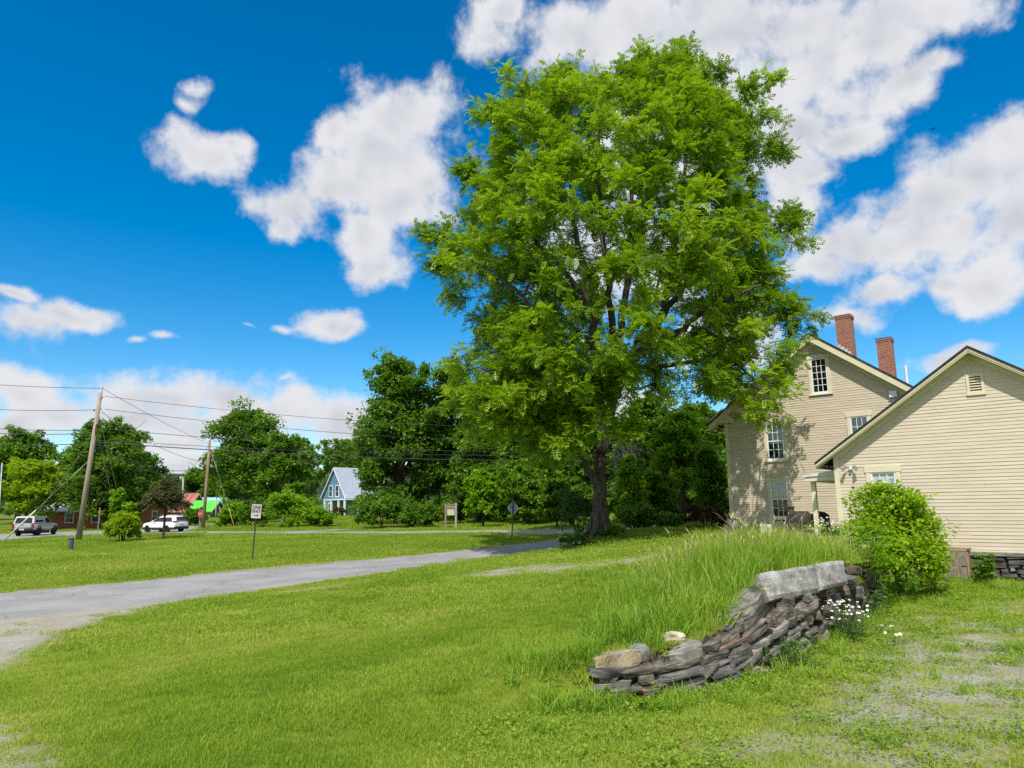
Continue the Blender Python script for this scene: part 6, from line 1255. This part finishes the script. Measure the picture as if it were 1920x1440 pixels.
# ------------------------------------------------------------------ vehicles
M_TYRE = mat('tyre_rubber', (.018, .018, .02), .85, .2, var=.2); M_RIM = mat('alloy_rim', (.45, .45, .46), .35, .5, .5, var=.1); M_CGL = mat('car_glass', (.012, .016, .022), .06, .6, var=.1); M_PLAST = mat('black_plastic', (.022, .022, .024), .6, .3, var=.15); M_TAIL = mat('tail_lamp_red', (.30, .012, .012), .2, .5)
def loft(secs):
    """body skin from cross-sections: each (x, [(y, z)...]) with the same count"""
    m = MB(); n = len(secs[0][1]); vs = [(x, y, z) for x, P in secs for y, z in P]; k = len(secs)
    return m.add(vs, [(i*n+j, i*n+(j+1) % n, (i+1)*n+(j+1) % n, (i+1)*n+j) for i in range(k-1) for j in range(n)]+[tuple(range(n-1, -1, -1)), tuple((k-1)*n+j for j in range(n))])
def sect(w_, z0, zb, wt=None, zt=None, belt=None):
    """lower body then optional cabin on it"""
    P = [(-w_*.86, z0), (-w_, z0+.16), (-w_*1.0, (z0+zb)/2), (-w_*.95, zb-.05)]
    if zt: P += [(-w_*.93, zb), (-wt*1.02, zt-.12), (-wt*.9, zt)]
    else: P += [(-w_*.9, zb), (-w_*.6, zb+.015), (-w_*.3, zb+.02)]
    return P+[(-y, z) for y, z in P[::-1]]
def car(name, label, loc, ang, col, kind):
    root = empty(name, tuple(loc), ang, label=label, cat='car' if kind == 'suv' else 'pickup truck'); pm = mat(name+'_paint', col, .28, .5, .15 if kind != 'suv' else 0, var=.03, scale=2)
    if kind == 'suv':
        w_, wb, fr, rr, R_w = .92, 2.70, .92, 1.0, .36; x = [-1.0, -.98, -.80, -.35, .6, 1.5, 2.1, 2.75, 3.3, 3.60, 3.66]
        S_ = [(-1.02, sect(.80, .42, .92)), (-.96, sect(.89, .34, 1.02)), (-.86, sect(.91, .32, 1.04, .66, 1.42)), (-.55, sect(.92, .30, 1.03, .66, 1.60)), (.2, sect(.93, .28, 1.02, .67, 1.67)), (1.1, sect(.93, .28, 1.01, .67, 1.66)), (1.75, sect(.93, .28, 1.0, .66, 1.50)), (2.35, sect(.92, .28, .99, .80, 1.06)), (3.0, sect(.91, .30, .95)), (3.42, sect(.86, .34, .85)), (3.58, sect(.70, .42, .72))]
        wx = (0, wb); body = loft(S_).mesh('body', True)
        o = link('body', body, pm, root); sub = o.modifiers.new('s', 'SUBSURF'); sub.levels = sub.render_levels = 1
        for sg in (-1, 1):
            g = MB(); yy = lambda z: sg*(.925-.36*(z-1.02)+.018-.0)
            for (a, b, c, d) in ((-.62, .30, -.42, .32), (.38, 1.18, .40, 1.10), (1.26, 1.95, 1.18, 1.42)): g.add([(a, yy(1.08), 1.08), (b, yy(1.08), 1.08), (d, yy(1.46), 1.46), (c, yy(1.46), 1.46), (a, yy(1.08)-sg*.03, 1.08), (b, yy(1.08)-sg*.03, 1.08), (d, yy(1.46)-sg*.03, 1.46), (c, yy(1.46)-sg*.03, 1.46)], [(0, 1, 2, 3), (7, 6, 5, 4), (0, 4, 5, 1), (1, 5, 6, 2), (2, 6, 7, 3), (3, 7, 4, 0)])
            g.build('side_window', M_CGL, root); MB().box(-.9, 3.3, sg*.90-.03, sg*.90+.03, .28, .46).build('sill_cladding', M_PLAST, root, bevel=.02)
            tl = MB(); tl.add([(-1.0, sg*.50, 1.0), (-.97, sg*.90, .98), (-.72, sg*.935, 1.0), (-.78, sg*.90, 1.12), (-.98, sg*.84, 1.12), (-1.0, sg*.52, 1.10)], [(0, 1, 2, 3, 4, 5)]); tl.build('tail_light', M_TAIL, root, fix=False); MB().box(1.7, 1.86, sg*.95, sg*1.10, 1.02, 1.16).build('mirror', pm, root, bevel=.03)
            MB().tube([(-.4, sg*.60, 1.69), (1.3, sg*.60, 1.70)], .02, 6).build('roof_rail', M_METAL, root)
        MB().add([(-1.0, -.62, 1.14), (-1.0, .62, 1.14), (-.80, .56, 1.50), (-.80, -.56, 1.50)], [(0, 1, 2, 3)]).build('rear_window', M_CGL, root, fix=False); MB().box(-.98, -.70, -.60, .60, 1.57, 1.61).build('spoiler', pm, root, bevel=.015)
        MB().box(-1.06, -.90, -.86, .86, .32, .56).build('bumper', M_PLAST, root, bevel=.04); MB().box(-1.05, -1.0, -.25, .25, .70, .84).build('number_plate', M_SIGNW, root); MB().box(-1.075, -1.05, .55, .78, .50, .58).box(-1.075, -1.05, -.78, -.55, .50, .58).build('reflector', M_TAIL, root)
    else:
        w_, wb, R_w = .90, 3.25, .38
        lo = [(-1.15, sect(.88, .55, 1.12)), (0.0, sect(.90, .52, 1.13)), (1.05, sect(.90, .50, 1.13)), (2.35, sect(.90, .48, 1.13)), (3.0, sect(.90, .50, 1.11)), (3.85, sect(.87, .52, 1.04)), (4.05, sect(.80, .56, .96))]
        o = link('body', loft(lo).mesh('body', True), pm, root); 
        cab = MB(); P = [(1.10, 1.12), (2.75, 1.12), (2.10, 1.70), (1.25, 1.76), (1.10, 1.70)]
        cab.add([(x_, -.84+.16*((z-1.12)/.64), z) for x_, z in P]+[(x_, .84-.16*((z-1.12)/.64), z) for x_, z in P], [(0, 1, 2, 3, 4), (9, 8, 7, 6, 5)]+[(i, i+5, (i+1) % 5+5, (i+1) % 5) for i in range(5)]); cab.build('cab', pm, root, bevel=.03)
        cp = MB(); P = [(-1.12, 1.14), (1.02, 1.14), (1.02, 1.80), (-.85, 1.78)]
        cp.add([(x_, -.86+.13*((z-1.12)/.66), z) for x_, z in P]+[(x_, .86-.13*((z-1.12)/.66), z) for x_, z in P], [(0, 1, 2, 3), (7, 6, 5, 4)]+[(i, i+4, (i+1) % 4+4, (i+1) % 4) for i in range(4)]); cp.build('camper_shell', pm, root, bevel=.03)
        for sg in (-1, 1):
            f = lambda z: sg*(.865-.16*((z-1.12)/.64)+.012)
            MB().add([(-.72, f(1.26), 1.26), (.85, f(1.26), 1.26), (.85, f(1.62), 1.62), (-.62, f(1.62), 1.62)], [(0, 1, 2, 3)]).build('shell_window', mat('blue_tint_glass', (.012, .025, .06), .06, .6), root, fix=False); MB().add([(1.30, f(1.2)-sg*.01, 1.2), (2.42, f(1.2)-sg*.01, 1.2), (1.98, f(1.6), 1.6), (1.36, f(1.62), 1.62)], [(0, 1, 2, 3)]).build('side_window', M_CGL, root, fix=False)
            MB().box(-1.19, -1.10, sg*.70, sg*.89, .78, 1.10).build('tail_light', M_TAIL, root, bevel=.01); MB().box(2.25, 2.4, sg*.90, sg*1.08, 1.14, 1.34).build('mirror', M_PLAST, root, bevel=.02)
            for wx_ in (0, wb): MB().tube([(wx_+.47*math.cos(t), sg*.905, .40+.46*math.sin(t)) for t in np.linspace(-.1, 3.24, 12)], .05, 6).build('fender_flare', M_PLAST, root)
        MB().add([(-1.155, -.70, 1.24), (-1.155, .70, 1.24), (-.94, .62, 1.66), (-.94, -.62, 1.66)], [(0, 1, 2, 3)]).build('rear_window', M_CGL, root, fix=False); MB().box(-1.32, -1.14, -.86, .86, .50, .70).build('bumper', M_PLAST, root, bevel=.03); MB().box(-1.335, -1.32, -.2, .2, .56, .69).build('number_plate', M_SIGNW, root)
        MB().box(-1.175, -1.155, -.66, .66, .80, 1.08).build('tailgate', pm, root, bevel=.005); MB().box(-1.185, -1.175, -.14, .14, .99, 1.04).build('tailgate_handle', M_PLAST, root)
    for wx_ in (0, wb):
        for sg in (-1, 1):
            wh = MB().lathe([(R_w*.62, -.11), (R_w*.93, -.115), (R_w, -.07), (R_w, .07), (R_w*.93, .115), (R_w*.62, .11)], (0, 0, 0), 22).build('wheel', M_TYRE, root, smooth=False); wh.location = (wx_, sg*(w_-.10), R_w); wh.rotation_euler = (R_(90), 0, 0)
            rm = MB(); rm.lathe([(0, -.085), (R_w*.60, -.09), (R_w*.64, -.10), (R_w*.64, .10), (R_w*.60, .09), (0, .085)], (0, 0, 0), 18); rmo = rm.build('rim', M_RIM, wh); sp_ = MB()
            for k in range(5):
                a = 6.283*k/5
                for zz in (-.095, .095): sp_.add([(.05*math.cos(a+1.5), .05*math.sin(a+1.5), zz), (R_w*.6*math.cos(a+.25), R_w*.6*math.sin(a+.25), zz), (R_w*.6*math.cos(a+.75), R_w*.6*math.sin(a+.75), zz), (.05*math.cos(a+2.4), .05*math.sin(a+2.4), zz)], [(0, 1, 2, 3)])
            sp_.build('rim_gap', M_PLAST, wh, fix=False)
    MB().box(.4 if kind == 'suv' else -.2, wb-.4, -.6, .6, .22, .45).build('underbody', M_PLAST, root)
    return root
sp_ = hit(326, 997.6); car('sport_utility_car', 'white sport utility car on the main road behind the bronze leaved tree', sp_, R_(157), (.78, .78, .78), 'suv')
tp = hit(48, 1005.4); car('pickup_truck', 'silver grey pickup truck with a camper shell on the main road', tp+np.array([0, .3, 0]), R_(101), (.42, .44, .45), 'pickup')
dp_ = at(396, 973, 122); dp_[2] = hz(dp_[0], 122); car('parked_car', 'dark parked car beside the short pale utility pole', dp_, R_(20), (.05, .05, .065), 'suv')
# ------------------------------------------------------------------ yard things by the house
def blob(name, mm, par, prof, c, seed, n=22, am=.05, smooth=True):
    m = MB(); m.lathe(prof, (0, 0, 0), n); me = m.mesh(name, smooth); V = np.array([v.co[:] for v in me.vertices]); A_ = fbm(np.arctan2(V[:, 1], V[:, 0])*1.6+seed, V[:, 2]*4, seed, 4)-.5; nr = V[:, :2]/(np.linalg.norm(V[:, :2], axis=1)[:, None]+1e-6); V[:, :2] += nr*(A_*am*3)[:, None]; V[:, 2] += .3*am*(fbm(V[:, 0]*6, V[:, 1]*6, seed+2)-.5)
    for v, q in zip(me.vertices, V): v.co = q
    o = link(name, me, mm, par); o.location = c; return o
Yg = 28.; gb = stand(1378, Yg); gz = float(at(1378, 972, Yg)[2])-gb[2]
gr = empty('covered_grill', tuple(gb), R_(20), label='barbecue grill under a black cover by the farmhouse corner', cat='grill')
blob('cover', mat('black_vinyl_cover', (.03, .03, .034), .45, .4, var=.3, scale=4, bump=.5, bscale=8), gr, [(.0, .12), (.36, .12), (.39, .35), (.38, gz*.55), (.33, gz*.75), (.22, gz*.93), (.10, gz), (0, gz+.01)], (0, 0, 0), 3, 26, .045)
for a in (0, 1.57, 3.14, 4.71): MB().tube([(.24*math.cos(a), .24*math.sin(a), -.05), (.2*math.cos(a), .2*math.sin(a), .3)], .018, 6).build('leg', M_METAL, gr)
wb_ = at(1438, 1012, 24.5); wb_[2] = hz(wb_[0], 24.5); hb = float(at(1438, 983, 24.5)[2])-wb_[2]; pal = empty('white_board', tuple(wb_), R_(-25), label='peeling white painted boards standing in the tall grass', cat='board')
M_PEEL = mat('peeling_white_paint', (.62, .61, .57), .8, .2, var=.1, scale=4, col2=(.30, .27, .23), stretch=(3, 3, 1))
for x0, x1 in ((-.185, -.03), (-.015, .18)): MB().box(x0, x1, -.02, .015, -.2, hb+(.02 if x0 < -.1 else 0)).build('plank', M_PEEL, pal, bevel=.004)
MB().box(-.19, .19, .017, .04, hb*.35, hb*.5).build('batten', M_PEEL, pal)
sm = at(1502, 985, 27.); sm[2] = hz(sm[0], 27.); zt = lambda py, Y_: float(at(1500, py, Y_)[2])-hz(sm[0], 27.)
smk = empty('covered_smoker', tuple(sm), R_(-30), label='dark brown covered mound with a short chimney below the farmhouse window', cat='smoker'); M_TARP = mat('brown_tarp', (.055, .045, .036), .8, .2, var=.35, scale=4, bump=.6, bscale=10)
blob('cover', M_TARP, smk, [(0, -.1), (.52, -.1), (.54, .35), (.46, zt(962, 27)*.9), (.25, zt(959, 27)), (0, zt(958.5, 27)+.01)], (0, 0, 0), 5, 26, .05); cw = MB().tube([(-.28, -.05, zt(968, 27)), (-.30, -.05, zt(951, 27))], [.10, .11], 12); cw.tube([(-.30, -.05, zt(951, 27)-.01), (-.30, -.05, zt(949, 27))], .14, 12); cw.build('chimney', mat('rusty_stack', (.10, .07, .05), .8, .2, .2, var=.4, scale=6), smk)
hp = at(1556, 985, 24.2); hp[2] = hz(hp[0], 24.2); zt2 = lambda py: float(at(1556, py, 24.2)[2])-hp[2]
hpm = empty('covered_heap', tuple(hp), 0, label='dark tarp covered heap tucked against the wing corner', cat='heap'); blob('cover', mat('dark_tarp', (.03, .024, .022), .7, .3, var=.5, scale=5, bump=.7, bscale=9), hpm, [(0, -.1), (.30, -.1), (.34, .4), (.30, zt2(966)), (.16, zt2(960)), (0, zt2(959))], (-.15, .4, 0), 8, 24, .06); MB().box(-.5, .2, .2, .8, -.1, .12).build('pallet', M_WOOD, hpm)
# bird far up
bd = at(1750, 242, 60.); bi = empty('bird', tuple(bd), R_(25), label='small dark bird gliding high in the blue gap between the clouds', cat='bird')
m = MB(); m.tube([(-.22, 0, 0), (-.1, 0, .01), (.08, 0, .01), (.2, 0, 0)], [.008, .045, .05, .012], 8); 
for sg in (-1, 1): m.add([(.08, sg*.03, .02), (.06, sg*.22, .07), (.0, sg*.44, .05+.03*sg), (-.06, sg*.22, .06), (-.06, sg*.03, .01)], [(0, 1, 3, 4), (1, 2, 3)])
m.add([(-.18, 0, 0), (-.32, .06, 0), (-.32, -.06, 0)], [(0, 1, 2)])
m.build('body', mat('dark_feathers', (.02, .02, .022), .8, .2), bi, fix=False)
